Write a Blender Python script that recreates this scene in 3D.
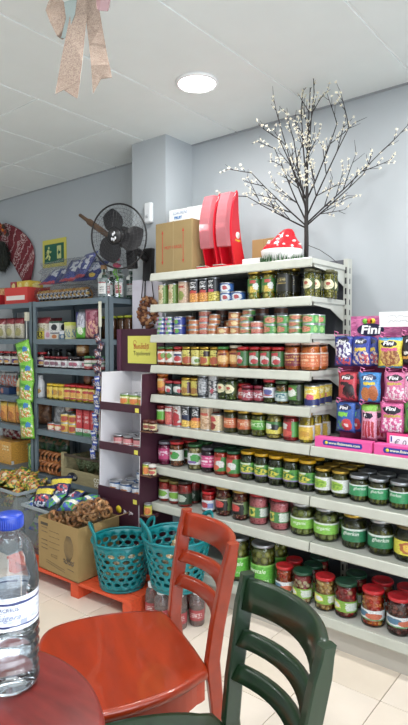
import bpy, bmesh, math, random
from mathutils import Vector, Matrix
random.seed(7)
R = math.radians
for o in list(bpy.data.objects): bpy.data.objects.remove(o)
SC = bpy.context.scene
COL = SC.collection

# ------------------------------------------------------------------ camera
F, CX, CY, H = 552.0, 204.0, 362.5, 1.35
PIT, YAW = math.atan(22.5 / F), R(38.9)
fw = Vector((-math.sin(YAW) * math.cos(PIT), math.cos(YAW) * math.cos(PIT), -math.sin(PIT)))
rt = Vector((math.cos(YAW), math.sin(YAW), 0)); upv = rt.cross(fw)
CAM = Vector((0, 0, H))
cd = bpy.data.cameras.new('camera'); cam = bpy.data.objects.new('camera', cd); COL.objects.link(cam)
cam.location = CAM
cam.rotation_euler = (math.pi / 2 - PIT, 0, YAW)
cd.sensor_fit = 'VERTICAL'; cd.sensor_height = 36; cd.lens = 36 * F / 725.0
cd.clip_start = 0.02
SC.camera = cam
def ray(px, py): return fw + rt * ((px - CX) / F) - upv * ((py - CY) / F)
def onz(px, py, z): d = ray(px, py); return CAM + d * ((z - H) / d.z)
def ony(px, py, y): d = ray(px, py); return CAM + d * (y / d.y)

# ------------------------------------------------------------------ world, light, exposure
w = bpy.data.worlds.new('world'); SC.world = w; w.use_nodes = True
bg = w.node_tree.nodes['Background']; bg.inputs[0].default_value = (0.80, 0.88, 1.0, 1); bg.inputs[1].default_value = 1.2
def area(name, loc, rot, sx, sy, power, col=(1, 1, 1), shape='RECTANGLE'):
    l = bpy.data.lights.new(name, 'AREA'); l.shape = shape; l.size = sx
    if shape == 'RECTANGLE': l.size_y = sy
    l.energy = power; l.color = col
    o = bpy.data.objects.new(name, l); COL.objects.link(o); o.location = loc; o.rotation_euler = rot
    return o
area('shopfront_daylight', (1.31, -0.15, 1.25), (0, R(90), 0), 2.1, 2.7, 48, (0.96, 0.99, 1.0))
LAMPS = [(-1.643, 1.985), (-1.643, 0.5), (-0.35, 1.985), (-0.35, 0.5), (-3.3, 0.5)]  # only the first is visible; the rest added out of view to brighten
LAMP_POWER = [4.5, 9, 9, 9, 7]
vs = SC.view_settings
vs.view_transform = 'Standard'; vs.look = 'None'; vs.gamma = 1.0; vs.use_curve_mapping = False
vs.exposure = 0.85

# ------------------------------------------------------------------ materials
MATS = {}
def srgb(c):
    if isinstance(c, str):
        c = c.lstrip('#'); c = tuple(int(c[i:i + 2], 16) / 255 for i in (0, 2, 4))
    return tuple((x / 12.92 if x <= 0.04045 else ((x + 0.055) / 1.055) ** 2.4) for x in c[:3]) + (1,)
def newmat(name):
    m = bpy.data.materials.new(name); m.use_nodes = True
    return m, m.node_tree.nodes, m.node_tree.links, m.node_tree.nodes['Principled BSDF']
def mat(col, rough=0.5, metal=0.0, noise=0.0, scale=20, bump=0.0, coat=0.0, spec=0.5, stretch=None):
    key = ('m', col, rough, metal, noise, scale, bump, coat, spec, stretch)
    if key in MATS: return MATS[key]
    m, N, L, b = newmat('mat')
    c = srgb(col)
    b.inputs['Base Color'].default_value = c
    b.inputs['Roughness'].default_value = rough; b.inputs['Metallic'].default_value = metal
    b.inputs['Coat Weight'].default_value = coat; b.inputs['Specular IOR Level'].default_value = spec
    if noise or bump:
        tc = N.new('ShaderNodeTexCoord'); nz = N.new('ShaderNodeTexNoise')
        nz.inputs['Scale'].default_value = scale; nz.inputs['Detail'].default_value = 5
        src = tc.outputs['Object']
        if stretch:
            mp = N.new('ShaderNodeMapping'); mp.inputs['Scale'].default_value = stretch
            L.new(src, mp.inputs[0]); src = mp.outputs[0]
        L.new(src, nz.inputs['Vector'])
        if noise:
            cr = N.new('ShaderNodeValToRGB')
            e = cr.color_ramp.elements
            e[0].position = 0.3; e[1].position = 0.7
            e[0].color = tuple(max(0, x * (1 - noise)) for x in c[:3]) + (1,)
            e[1].color = tuple(min(1, x * (1 + noise)) for x in c[:3]) + (1,)
            L.new(nz.outputs[0], cr.inputs[0]); L.new(cr.outputs[0], b.inputs['Base Color'])
        if bump:
            bp = N.new('ShaderNodeBump'); bp.inputs['Strength'].default_value = bump; bp.inputs['Distance'].default_value = 0.01
            L.new(nz.outputs[0], bp.inputs['Height']); L.new(bp.outputs[0], b.inputs['Normal'])
    MATS[key] = m
    return m
def food(c1, c2, scale=60, rough=0.35, bump=0.3):
    """lumpy two-colour preserve"""
    key = ('f', c1, c2, scale, rough, bump)
    if key in MATS: return MATS[key]
    m, N, L, b = newmat('preserve')
    tc = N.new('ShaderNodeTexCoord'); v = N.new('ShaderNodeTexVoronoi'); v.inputs['Scale'].default_value = scale
    nz = N.new('ShaderNodeTexNoise'); nz.inputs['Scale'].default_value = scale * 0.7
    mx = N.new('ShaderNodeMath'); mx.operation = 'ADD'
    cr = N.new('ShaderNodeValToRGB'); e = cr.color_ramp.elements
    e[0].position = 0.55; e[1].position = 1.0; e[0].color = srgb(c1); e[1].color = srgb(c2)
    L.new(tc.outputs['Object'], v.inputs['Vector']); L.new(tc.outputs['Object'], nz.inputs['Vector'])
    L.new(v.outputs['Distance'], mx.inputs[0]); L.new(nz.outputs[0], mx.inputs[1])
    L.new(mx.outputs[0], cr.inputs[0]); L.new(cr.outputs[0], b.inputs['Base Color'])
    b.inputs['Roughness'].default_value = rough
    bp = N.new('ShaderNodeBump'); bp.inputs['Strength'].default_value = bump; bp.inputs['Distance'].default_value = 0.004
    L.new(v.outputs['Distance'], bp.inputs['Height']); L.new(bp.outputs[0], b.inputs['Normal'])
    MATS[key] = m
    return m
def glass(tint='#ffffff', rough=0.03, refl=1.0, opac=0.0):
    """thin clear wall: lets light straight through, reflects by Fresnel"""
    key = ('g', tint, rough, refl, opac)
    if key in MATS: return MATS[key]
    m, N, L, b = newmat('clear_wall')
    out = N['Material Output']; N.remove(b)
    t = N.new('ShaderNodeBsdfTransparent'); t.inputs[0].default_value = srgb(tint)
    g = N.new('ShaderNodeBsdfGlossy'); g.inputs['Roughness'].default_value = rough; g.inputs[0].default_value = (1, 1, 1, 1)
    fr = N.new('ShaderNodeFresnel'); fr.inputs[0].default_value = 1.48
    mu = N.new('ShaderNodeMath'); mu.operation = 'MULTIPLY'; mu.inputs[1].default_value = refl
    L.new(fr.outputs[0], mu.inputs[0])
    mx = N.new('ShaderNodeMixShader'); L.new(mu.outputs[0], mx.inputs[0]); L.new(t.outputs[0], mx.inputs[1]); L.new(g.outputs[0], mx.inputs[2])
    last = mx
    if opac:
        d = N.new('ShaderNodeBsdfDiffuse'); d.inputs[0].default_value = srgb(tint)
        m2 = N.new('ShaderNodeMixShader'); m2.inputs[0].default_value = opac
        L.new(mx.outputs[0], m2.inputs[1]); L.new(d.outputs[0], m2.inputs[2]); last = m2
    L.new(last.outputs[0], out.inputs[0])
    MATS[key] = m
    return m
def lab(base, *shapes, rough=0.35, coat=0.2):
    """printed label: flat shapes on UV. e u v ru rv col | r u0 v0 u1 v1 col | b u0 v0 u1 v1 col scale (blotches) | t u0 v0 u1 v1 col (fine print)"""
    key = ('l', base, shapes, rough)
    if key in MATS: return MATS[key]
    m, N, L, b = newmat('print')
    uv = N.new('ShaderNodeUVMap'); sp = N.new('ShaderNodeSeparateXYZ')
    wn = N.new('ShaderNodeTexNoise'); wn.inputs['Scale'].default_value = 7; wn.inputs['Detail'].default_value = 2; L.new(uv.outputs[0], wn.inputs['Vector'])
    va = N.new('ShaderNodeVectorMath'); va.operation = 'MULTIPLY_ADD'; L.new(wn.outputs['Color'], va.inputs[0]); va.inputs[1].default_value = (.14, .14, 0); va.inputs[2].default_value = (-.07, -.07, 0)
    vb = N.new('ShaderNodeVectorMath'); L.new(uv.outputs[0], vb.inputs[0]); L.new(va.outputs[0], vb.inputs[1])
    L.new(vb.outputs[0], sp.inputs[0])
    U, V = sp.outputs[0], sp.outputs[1]
    def M(op, a, c=None, d=None):
        n = N.new('ShaderNodeMath'); n.operation = op
        for i, x in enumerate((a, c, d)):
            if x is None: continue
            if isinstance(x, (int, float)): n.inputs[i].default_value = x
            else: L.new(x, n.inputs[i])
        return n.outputs[0]
    rgb = N.new('ShaderNodeRGB'); rgb.outputs[0].default_value = srgb(base); cur = rgb.outputs[0]
    def rect(u0, v0, u1, v1):
        return M('MULTIPLY', M('COMPARE', U, (u0 + u1) / 2, abs(u1 - u0) / 2), M('COMPARE', V, (v0 + v1) / 2, abs(v1 - v0) / 2))
    for s in shapes:
        k = s[0]
        if k == 'e':
            a = M('POWER', M('ABSOLUTE', M('DIVIDE', M('SUBTRACT', U, s[1]), s[3])), 2.0)
            c = M('POWER', M('ABSOLUTE', M('DIVIDE', M('SUBTRACT', V, s[2]), s[4])), 2.0)
            mask = M('LESS_THAN', M('ADD', a, c), 1.0); col = s[5]
        elif k == 'r':
            mask = rect(*s[1:5]); col = s[5]
        elif k == 'b':
            nz = N.new('ShaderNodeTexNoise'); nz.inputs['Scale'].default_value = s[6]; nz.inputs['Detail'].default_value = 1
            L.new(uv.outputs[0], nz.inputs['Vector'])
            mask = M('MULTIPLY', rect(*s[1:5]), M('GREATER_THAN', nz.outputs[0], 0.5)); col = s[5]
        else:
            mp = N.new('ShaderNodeMapping'); mp.inputs['Scale'].default_value = (26, 3, 1)
            nz = N.new('ShaderNodeTexNoise'); nz.inputs['Scale'].default_value = 1.0
            L.new(uv.outputs[0], mp.inputs[0]); L.new(mp.outputs[0], nz.inputs['Vector'])
            rows = M('GREATER_THAN', M('FRACT', M('MULTIPLY', V, 2.2 / abs(s[4] - s[2]))), 0.45)
            mask = M('MULTIPLY', M('MULTIPLY', rect(*s[1:5]), rows), M('GREATER_THAN', nz.outputs[0], 0.48)); col = s[5]
        mx = N.new('ShaderNodeMix'); mx.data_type = 'RGBA'
        L.new(mask, mx.inputs[0]); L.new(cur, mx.inputs[6]); mx.inputs[7].default_value = srgb(col)
        cur = mx.outputs[2]
    if shapes:
        fn = N.new('ShaderNodeTexNoise'); fn.inputs['Scale'].default_value = 22; fn.inputs['Detail'].default_value = 3; L.new(uv.outputs[0], fn.inputs['Vector'])
        hv = N.new('ShaderNodeHueSaturation'); L.new(cur, hv.inputs['Color'])
        L.new(M('MULTIPLY_ADD', fn.outputs[0], 1.5, .15), hv.inputs['Value']); hv.inputs['Saturation'].default_value = .92; cur = hv.outputs[0]
    L.new(cur, b.inputs['Base Color']); b.inputs['Roughness'].default_value = rough; b.inputs['Coat Weight'].default_value = coat
    MATS[key] = m
    return m
def emit(col, s):
    m, N, L, b = newmat('lamp_glow')
    b.inputs['Emission Color'].default_value = srgb(col); b.inputs['Emission Strength'].default_value = s
    return m
GLASS = glass('#f4faf6', 0.02, 0.9)
STEEL = mat('#b9bcc0', 0.3, 0.9)

# ------------------------------------------------------------------ mesh helpers
def to_mesh(bm, m, smooth=False, name='mesh'):
    me = bpy.data.meshes.new(name)
    bmesh.ops.recalc_face_normals(bm, faces=bm.faces)
    bm.to_mesh(me); bm.free()
    for x in (m if isinstance(m, (list, tuple)) else [m]): me.materials.append(x)
    if smooth:
        for p in me.polygons: p.use_smooth = True
    return me
def ob(name, me, parent=None, loc=(0, 0, 0), rot=(0, 0, 0), scale=None):
    o = bpy.data.objects.new(name, me); COL.objects.link(o)
    o.location = loc; o.rotation_euler = rot
    if scale: o.scale = scale
    if parent: o.parent = parent
    return o
def tag(o, label=None, cat=None, group=None, kind=None):
    if label: o['label'] = label
    if cat: o['category'] = cat
    if group: o['group'] = group
    if kind: o['kind'] = kind
    return o
def thing(name, label, cat, loc=(0, 0, 0), rz=0, group=None, rot=None):
    o = bpy.data.objects.new(name, None); COL.objects.link(o); o.empty_display_size = 0.02
    o.location = loc; o.rotation_euler = rot if rot else (0, 0, rz)
    return tag(o, label, cat, group)
def add_box(bm, x0, x1, y0, y1, z0, z1, mi=0):
    v = [bm.verts.new(p) for p in ((x0, y0, z0), (x1, y0, z0), (x1, y1, z0), (x0, y1, z0), (x0, y0, z1), (x1, y0, z1), (x1, y1, z1), (x0, y1, z1))]
    for f in ((0, 3, 2, 1), (4, 5, 6, 7), (0, 1, 5, 4), (1, 2, 6, 5), (2, 3, 7, 6), (3, 0, 4, 7)):
        bm.faces.new([v[i] for i in f]).material_index = mi
def box_me(x0, x1, y0, y1, z0, z1, m, bev=0.0):
    bm = bmesh.new(); add_box(bm, x0, x1, y0, y1, z0, z1)
    if bev: bmesh.ops.bevel(bm, geom=bm.edges[:], offset=bev, segments=2, affect='EDGES', profile=0.5)
    return to_mesh(bm, m)
def lathe_bm(prof, seg=20, bm=None, mi=0, cx=0, cy=0):
    bm = bm or bmesh.new(); rings = []
    for r, z in prof:
        if r < 1e-6: rings.append([bm.verts.new((cx, cy, z))])
        else: rings.append([bm.verts.new((cx + r * math.cos(2 * math.pi * i / seg), cy + r * math.sin(2 * math.pi * i / seg), z)) for i in range(seg)])
    for a, b in zip(rings, rings[1:]):
        for i in range(seg):
            j = (i + 1) % seg
            if len(a) == 1 and len(b) == 1: continue
            if len(a) == 1: f = bm.faces.new((a[0], b[j], b[i]))
            elif len(b) == 1: f = bm.faces.new((a[i], a[j], b[0]))
            else: f = bm.faces.new((a[i], a[j], b[j], b[i]))
            f.material_index = mi
    return bm
def lathe(prof, m, seg=20, smooth=True): return to_mesh(lathe_bm(prof, seg), m, smooth)
def tube_bm(pts, r, seg=8, bm=None, closed=False, mi=0, taper=None):
    bm = bm or bmesh.new(); pts = [Vector(p) for p in pts]; n = len(pts); rings = []
    for i, p in enumerate(pts):
        a = pts[(i - 1) % n] if (closed or i) else p
        b = pts[(i + 1) % n] if (closed or i < n - 1) else p
        t = (b - a).normalized()
        ref = Vector((0, 0, 1)) if abs(t.z) < 0.9 else Vector((1, 0, 0))
        s = t.cross(ref).normalized(); u = s.cross(t)
        rr = taper[i] if taper else r
        rings.append([bm.verts.new(p + (s * math.cos(2 * math.pi * k / seg) + u * math.sin(2 * math.pi * k / seg)) * rr) for k in range(seg)])
    m_ = n if closed else n - 1
    for i in range(m_):
        a, b = rings[i], rings[(i + 1) % n]
        for k in range(seg):
            bm.faces.new((a[k], a[(k + 1) % seg], b[(k + 1) % seg], b[k])).material_index = mi
    if not closed:
        bm.faces.new(rings[0]).material_index = mi; bm.faces.new(rings[-1]).material_index = mi
    return bm
def tube(pts, r, m, seg=8, closed=False, taper=None): return to_mesh(tube_bm(pts, r, seg, None, closed, 0, taper), m, True)
def sweep_rect(sections, m, smooth=False):
    """sections: list of 4+-point loops"""
    bm = bmesh.new(); rings = [[bm.verts.new(p) for p in s] for s in sections]; n = len(rings[0])
    for a, b in zip(rings, rings[1:]):
        for i in range(n): bm.faces.new((a[i], a[(i + 1) % n], b[(i + 1) % n], b[i]))
    bm.faces.new(rings[0]); bm.faces.new(rings[-1])
    return to_mesh(bm, m, smooth)
def prism(pts, axis, a, b, m, bev=0.0):
    """outline pts (2D) extruded along axis from a to b"""
    def P(p, t):
        return {'x': (t, p[0], p[1]), 'y': (p[0], t, p[1]), 'z': (p[0], p[1], t)}[axis]
    bm = bmesh.new(); lo = [bm.verts.new(P(p, a)) for p in pts]; hi = [bm.verts.new(P(p, b)) for p in pts]; n = len(pts)
    for i in range(n): bm.faces.new((lo[i], lo[(i + 1) % n], hi[(i + 1) % n], hi[i]))
    bm.faces.new(lo); bm.faces.new(hi)
    if bev: bmesh.ops.bevel(bm, geom=bm.edges[:], offset=bev, segments=2, affect='EDGES', profile=0.5)
    return to_mesh(bm, m)
def uvquad(w, h, m, nu=1, t=0.0):
    """upright print facing -Y, centred in x, base at z=0, UV 0..1"""
    bm = bmesh.new(); uvl = bm.loops.layers.uv.new('UVMap')
    vs_ = [bm.verts.new(p) for p in ((-w / 2, 0, 0), (w / 2, 0, 0), (w / 2, 0, h), (-w / 2, 0, h))]
    f = bm.faces.new(vs_)
    for l, u in zip(f.loops, ((0, 0), (1, 0), (1, 1), (0, 1))): l[uvl].uv = u
    if t:
        vb = [bm.verts.new((v.co.x, t, v.co.z)) for v in vs_]
        for i in range(4): bm.faces.new((vs_[i], vb[i], vb[(i + 1) % 4], vs_[(i + 1) % 4]))
        bm.faces.new(vb[::-1])
    me = bpy.data.meshes.new('print'); bm.to_mesh(me); bm.free(); me.materials.append(m)
    return me
def wrap(r, z0, z1, span, m, seg=14, thick=0.0):
    """label wrapped round a cylinder, centred on -Y"""
    bm = bmesh.new(); uvl = bm.loops.layers.uv.new('UVMap'); lo = []; hi = []
    for i in range(seg + 1):
        a = (i / seg - 0.5) * R(span)
        lo.append(bm.verts.new((r * math.sin(a), -r * math.cos(a), z0))); hi.append(bm.verts.new((r * math.sin(a), -r * math.cos(a), z1)))
    for i in range(seg):
        f = bm.faces.new((lo[i], lo[i + 1], hi[i + 1], hi[i])); f.smooth = True
        for l, u in zip(f.loops, ((i / seg, 0), ((i + 1) / seg, 0), ((i + 1) / seg, 1), (i / seg, 1))): l[uvl].uv = u
    me = bpy.data.meshes.new('label'); bm.to_mesh(me); bm.free(); me.materials.append(m)
    return me
def text_me(s, size, m, shear=0.0, bold=0.0, bend=None, width=None, extr=0.0002):
    cu = bpy.data.curves.new('t', 'FONT'); cu.body = s; cu.size = size; cu.align_x = 'CENTER'; cu.align_y = 'CENTER'
    cu.shear = shear; cu.offset = bold; cu.extrude = extr; cu.resolution_u = 2
    o = bpy.data.objects.new('t', cu); COL.objects.link(o)
    me = bpy.data.meshes.new_from_object(o.evaluated_get(bpy.context.evaluated_depsgraph_get()))
    bpy.data.objects.remove(o); bpy.data.curves.remove(cu)
    if bold and len(me.vertices) and max(max(abs(v.co.y) for v in me.vertices) - size, 0) > 0: return text_me(s, size, m, shear, 0.0, bend, width, extr)
    k = 1.0
    if width and len(me.vertices):
        xs = [v.co.x for v in me.vertices]; k = width / max(1e-6, max(xs) - min(xs))
    for v in me.vertices:
        x, y, z = v.co.x * k, v.co.y, v.co.z
        if bend: a = x / bend; v.co = ((bend + z) * math.sin(a), -(bend + z) * math.cos(a), y)
        else: v.co = (x, -z, y)
    me.materials.clear(); me.materials.append(m)
    return me
def ico(bm, c, r, sub=1, mi=0, sc=(1, 1, 1), rot=None):
    n0 = set(bm.faces)
    M = Matrix.Translation(c) @ (rot.to_4x4() if rot else Matrix.Identity(4)) @ Matrix.Diagonal((r * sc[0], r * sc[1], r * sc[2], 1))
    res = bmesh.ops.create_icosphere(bm, subdivisions=sub, radius=1, matrix=M)
    fs = set()
    for v in res['verts']: fs.update(v.link_faces)
    for f in fs: f.material_index = mi
def pillow(wd, ht, th, m, seed=0, nu=8, nv=10, crimp=0.06, name='bag'):
    """closed flexible bag standing in XZ, front towards -Y, base z=0"""
    rnd = random.Random(seed); bm = bmesh.new(); uvl = bm.loops.layers.uv.new('UVMap')
    ph = rnd.random() * 6; grid = {}
    for s in (-1, 1):
        for i in range(nu + 1):
            for j in range(nv + 1):
                u, v = i / nu, j / nv
                edge = i in (0, nu) or j in (0, nv)
                if edge and s == 1: grid[s, i, j] = grid[-1, i, j]; continue
                b = max(0, 1 - abs(2 * u - 1) ** 2.0) * max(0, 1 - abs((2 * v - 1)) ** 2.8) 
                if v < crimp or v > 1 - crimp: b *= 0.12
                d = th / 2 * b * (1 + 0.25 * math.sin(7 * u + ph) * math.sin(9 * v + ph)) if not edge else 0.0
                xx = (u - 0.5) * wd * (1 - 0.07 * math.sin(math.pi * v) + .02 * math.sin(11 * v + ph)) + 0.012 * wd * math.sin(9 * v + ph)
                grid[s, i, j] = bm.verts.new((xx, s * d, v * ht))
    for s in (-1, 1):
        for i in range(nu):
            for j in range(nv):
                q = [(i, j), (i + 1, j), (i + 1, j + 1), (i, j + 1)]
                if s == 1: q = q[::-1]
                try: f = bm.faces.new([grid[s, a, b_] for a, b_ in q])
                except ValueError: continue
                f.smooth = True
                for l, (a, b_) in zip(f.loops, q): l[uvl].uv = (a / nu if s == -1 else 1 - a / nu, b_ / nv)
    me = bpy.data.meshes.new(name); bm.to_mesh(me); bm.free(); me.materials.append(m)
    return me
def uvbox(wd, dp, ht, m, name='carton'):
    """box with base at z=0, centred, each side face carries the print"""
    bm = bmesh.new(); uvl = bm.loops.layers.uv.new('UVMap')
    x, y = wd / 2, dp / 2
    v = [bm.verts.new(p) for p in ((-x, -y, 0), (x, -y, 0), (x, y, 0), (-x, y, 0), (-x, -y, ht), (x, -y, ht), (x, y, ht), (-x, y, ht))]
    for f in ((0, 3, 2, 1), (4, 5, 6, 7), (0, 1, 5, 4), (1, 2, 6, 5), (2, 3, 7, 6), (3, 0, 4, 7)):
        fc = bm.faces.new([v[i] for i in f])
        for l, u in zip(fc.loops, ((0, 0), (1, 0), (1, 1), (0, 1))): l[uvl].uv = u
    me = bpy.data.meshes.new(name); bm.to_mesh(me); bm.free(); me.materials.append(m)
    return me
def struct(name, me, parent=None, loc=(0, 0, 0), label=None):
    o = ob(name, me, parent, loc); o['kind'] = 'structure'
    if label: o['label'] = label
    return o

# ------------------------------------------------------------------ room
X0, X1, Y0, Y1, ZC = -5.2, 1.2, -1.7, 2.6, 2.53
WALL = mat('#b2b8bc', 0.85, noise=0.02, scale=3)
wb = struct('wall_back', box_me(X0, X1, Y1, Y1 + 0.12, 0, ZC + 0.1, WALL), label='pale lavender grey painted wall behind the shelves')
struct('wall_left', box_me(X0 - 0.12, X0, Y0, Y1, 0, ZC + 0.1, WALL), label='pale grey painted side wall')
struct('wall_front', box_me(X0, X1, Y0 - 0.12, Y0, 0, ZC + 0.1, WALL), label='pale grey painted wall opposite the shelves')
bm = bmesh.new()
add_box(bm, X1, X1 + .12, Y0, -1.55, 0, ZC + 0.1); add_box(bm, X1, X1 + .12, 1.25, Y1, 0, ZC + 0.1)
add_box(bm, X1, X1 + .12, -1.55, 1.25, 2.3, ZC + 0.1); add_box(bm, X1, X1 + .12, -1.55, 1.25, 0, 0.2)
struct('wall_right', to_mesh(bm, WALL), label='painted wall around the shopfront window')
wi = struct('window_1', box_me(X1 + .06, X1 + .07, -1.55, 1.25, 0.2, 2.3, glass('#fbfdff', 0.01, 0.6)), label='large clear shopfront glass')
for yy in (-1.55, -.63, .28, 1.21): ob('window_frame', box_me(X1 + .03, X1 + .1, yy, yy + .04, 0.2, 2.3, mat('#d8d8d8', 0.4)), wi)
struct('trim_1', box_me(-2.467, -2.190, 2.363, Y1 + 0.001, 0, ZC + 0.02, WALL), label='square painted wall column between the metal and white shelving')
# ceiling: white joints with tiles set between them
cl = struct('ceiling', box_me(X0, X1, Y0, Y1, ZC + 0.006, ZC + 0.12, mat('#f4f6f6', 0.7)), label='white suspended ceiling of square panels')
TILE = mat('#e3e9e8', 0.8, noise=0.015, scale=6)
xs = [-0.853 + 0.5035 * k for k in range(-9, 6)]; ys = [2.6 - 0.485 * k for k in range(0, 10)]
tsq = {}
def ctile(xa, xb, ya, yb):
    g = 0.005
    key = (round(xb - xa, 3), round(yb - ya, 3))
    if key not in tsq: tsq[key] = box_me(0, xb - xa - 2 * g, 0, yb - ya - 2 * g, 0, 0.01, TILE, 0.002)
    ob('ceiling_panel', tsq[key], cl, (xa + g, ya + g, ZC))
for i in range(len(xs) - 1):
    a, b = max(xs[i], X0), min(xs[i + 1], X1)
    if b - a < 0.05: continue
    if b < -2.3:
        for j in range(len(ys) - 1): ctile(a, b, max(ys[j + 1], Y0), ys[j])
    else:
        ctile(a, b, 0.45, 2.6); ctile(a, b, Y0, 0.45)
struct('trim_2', box_me(X0, X1, 2.592, 2.6, ZC - 0.008, ZC + 0.004, mat('#9a9ea2', 0.6)), label='thin grey bead where wall meets ceiling')  # thin grey cornice strip along the back wall
# floor
fl = struct('floor', box_me(X0, X1, Y0, Y1, -0.06, -0.004, mat('#96836f', 0.8)), label='beige ceramic tiled floor with brown joints')
FT = [mat(c, 0.28, noise=0.05, scale=5) for c in ('#e6dacb', '#e2d5c4', '#e9ddcf')]
P_ = 0.274
tm = [box_me(0.0015, P_ - 0.0015, 0.0015, P_ - 0.0015, -0.006, 0, m_, 0.0008) for m_ in FT]
bm = bmesh.new()
for i in range(-17, 8):
    for j in range(-13, 4):
        tx, ty = -0.751 + i * P_, 1.707 + j * P_
        if tx + P_ > X1 or tx < X0 or ty < Y0 or ty + P_ > Y1 + 0.2: continue
        if -3.3 < tx < 0.4 and 0.3 < ty < 2.6: ob('floor_tile', tm[(i * 7 + j * 5) % 3], fl, (tx, ty, 0))
        else: add_box(bm, tx + 0.0015, tx + P_ - 0.0015, ty + 0.0015, ty + P_ - 0.0015, -0.006, 0)
tag(ob('floor_tile_field', to_mesh(bm, FT[0]), fl), kind='stuff')
# lamps
GLOW = emit('#ffffff', 14)
for k, (lx, ly) in enumerate(LAMPS):
    t = thing('ceiling_downlight', 'round flush white downlight in the ceiling, lit' + ('' if k == 0 else ' towards the shopfront'), 'ceiling light', (lx, ly, ZC), group=None if k == 0 else 'added downlights on the shopfront side')
    ob('trim_ring', lathe([(0.086, 0.0), (0.098, 0.0), (0.096, -0.010), (0.086, -0.013), (0.084, -0.006), (0.086, 0)], mat('#f2f2f2', 0.4), 32), t)
    ob('diffuser', lathe([(0, -0.008), (0.085, -0.008), (0.085, -0.002), (0, -0.002)], GLOW, 32), t)
    l = area('downlight_beam', (lx, ly, ZC - 0.016), (0, 0, 0), 0.17, 0.17, LAMP_POWER[k], (1, 0.99, 0.97), 'DISK'); 

# ------------------------------------------------------------------ white gondola rack
YF, YB = 2.16, 2.53
GL, GM, GR = -2.118, -1.145, -0.17
SZ = [1.708, 1.540, 1.377, 1.212, 1.052, 0.886, 0.662, 0.457, 0.148]
CREAM = mat('#c0c2ba', 0.35, noise=0.02, scale=8); CREAM2 = mat('#b6b8ad', 0.32, noise=0.06, scale=14)
DARKP = mat('#5a5c63', 0.6)
g = thing('gondola_rack', 'white metal shop rack with nine shelves of preserves along the wall', 'shelving', (0, 0, 0))
ob('back_panel', box_me(GL, GM, 2.535, 2.55, 0.1, 1.74, DARKP), g); ob('back_panel', box_me(GM, GR, 2.535, 2.55, 0.1, 1.0, DARKP), g)
for xx, zt in ((GL, 1.74), (GM, 1.74), (GR, 1.02)):
    u = ob('upright', box_me(xx - 0.012, xx + 0.012, 2.505, 2.55, 0, zt, CREAM), g)
    bm = bmesh.new()
    for k in range(int(zt / 0.05)):
        add_box(bm, xx - 0.004, xx + 0.004, 2.5035, 2.506, 0.02 + k * 0.05, 0.05 + k * 0.05)
        add_box(bm, xx + 0.0115, xx + 0.0130, 2.520, 2.527, 0.02 + k * 0.05, 0.045 + k * 0.05)
    tag(ob('slots', to_mesh(bm, mat('#2c2c30', 0.8)), u), kind='stuff')
lip = [(YF + 0.012, 0.0), (YF + 0.003, 0.0015), (YF, -0.003), (YF - 0.007, -0.036), (YF - 0.004, -0.041), (YF + 0.012, -0.039)]
for k, z in enumerate(SZ):
    for (xa, xb) in ([(GL, GM)] if k < 5 else [(GL, GM), (GM, GR)]):
        s = ob('shelf', box_me(xa + 0.002, xb - 0.002, YF + 0.012, 2.534, z - 0.022, z, CREAM), g)
        ob('price_rail', prism([(p[0], p[1] + z) for p in lip], 'x', xa + 0.003, xb - 0.003, CREAM2), s)
        for xe in (xa + 0.008, xb - 0.012):
            ob('bracket', prism([(2.50, z - 0.022), (2.20, z - 0.022), (2.20, z - 0.036), (2.36, z - 0.046), (2.46, z - 0.085), (2.50, z - 0.1)] if k < 8 else
                                [(2.50, z - 0.022), (2.20, z - 0.022), (2.20, z - 0.04), (2.50, z - 0.04)], 'x', xe, xe + 0.004, CREAM), s)
ob('plinth', box_me(GL, GR, 2.20, 2.215, 0, 0.125, mat('#b9b4aa', 0.5)), g)

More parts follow.
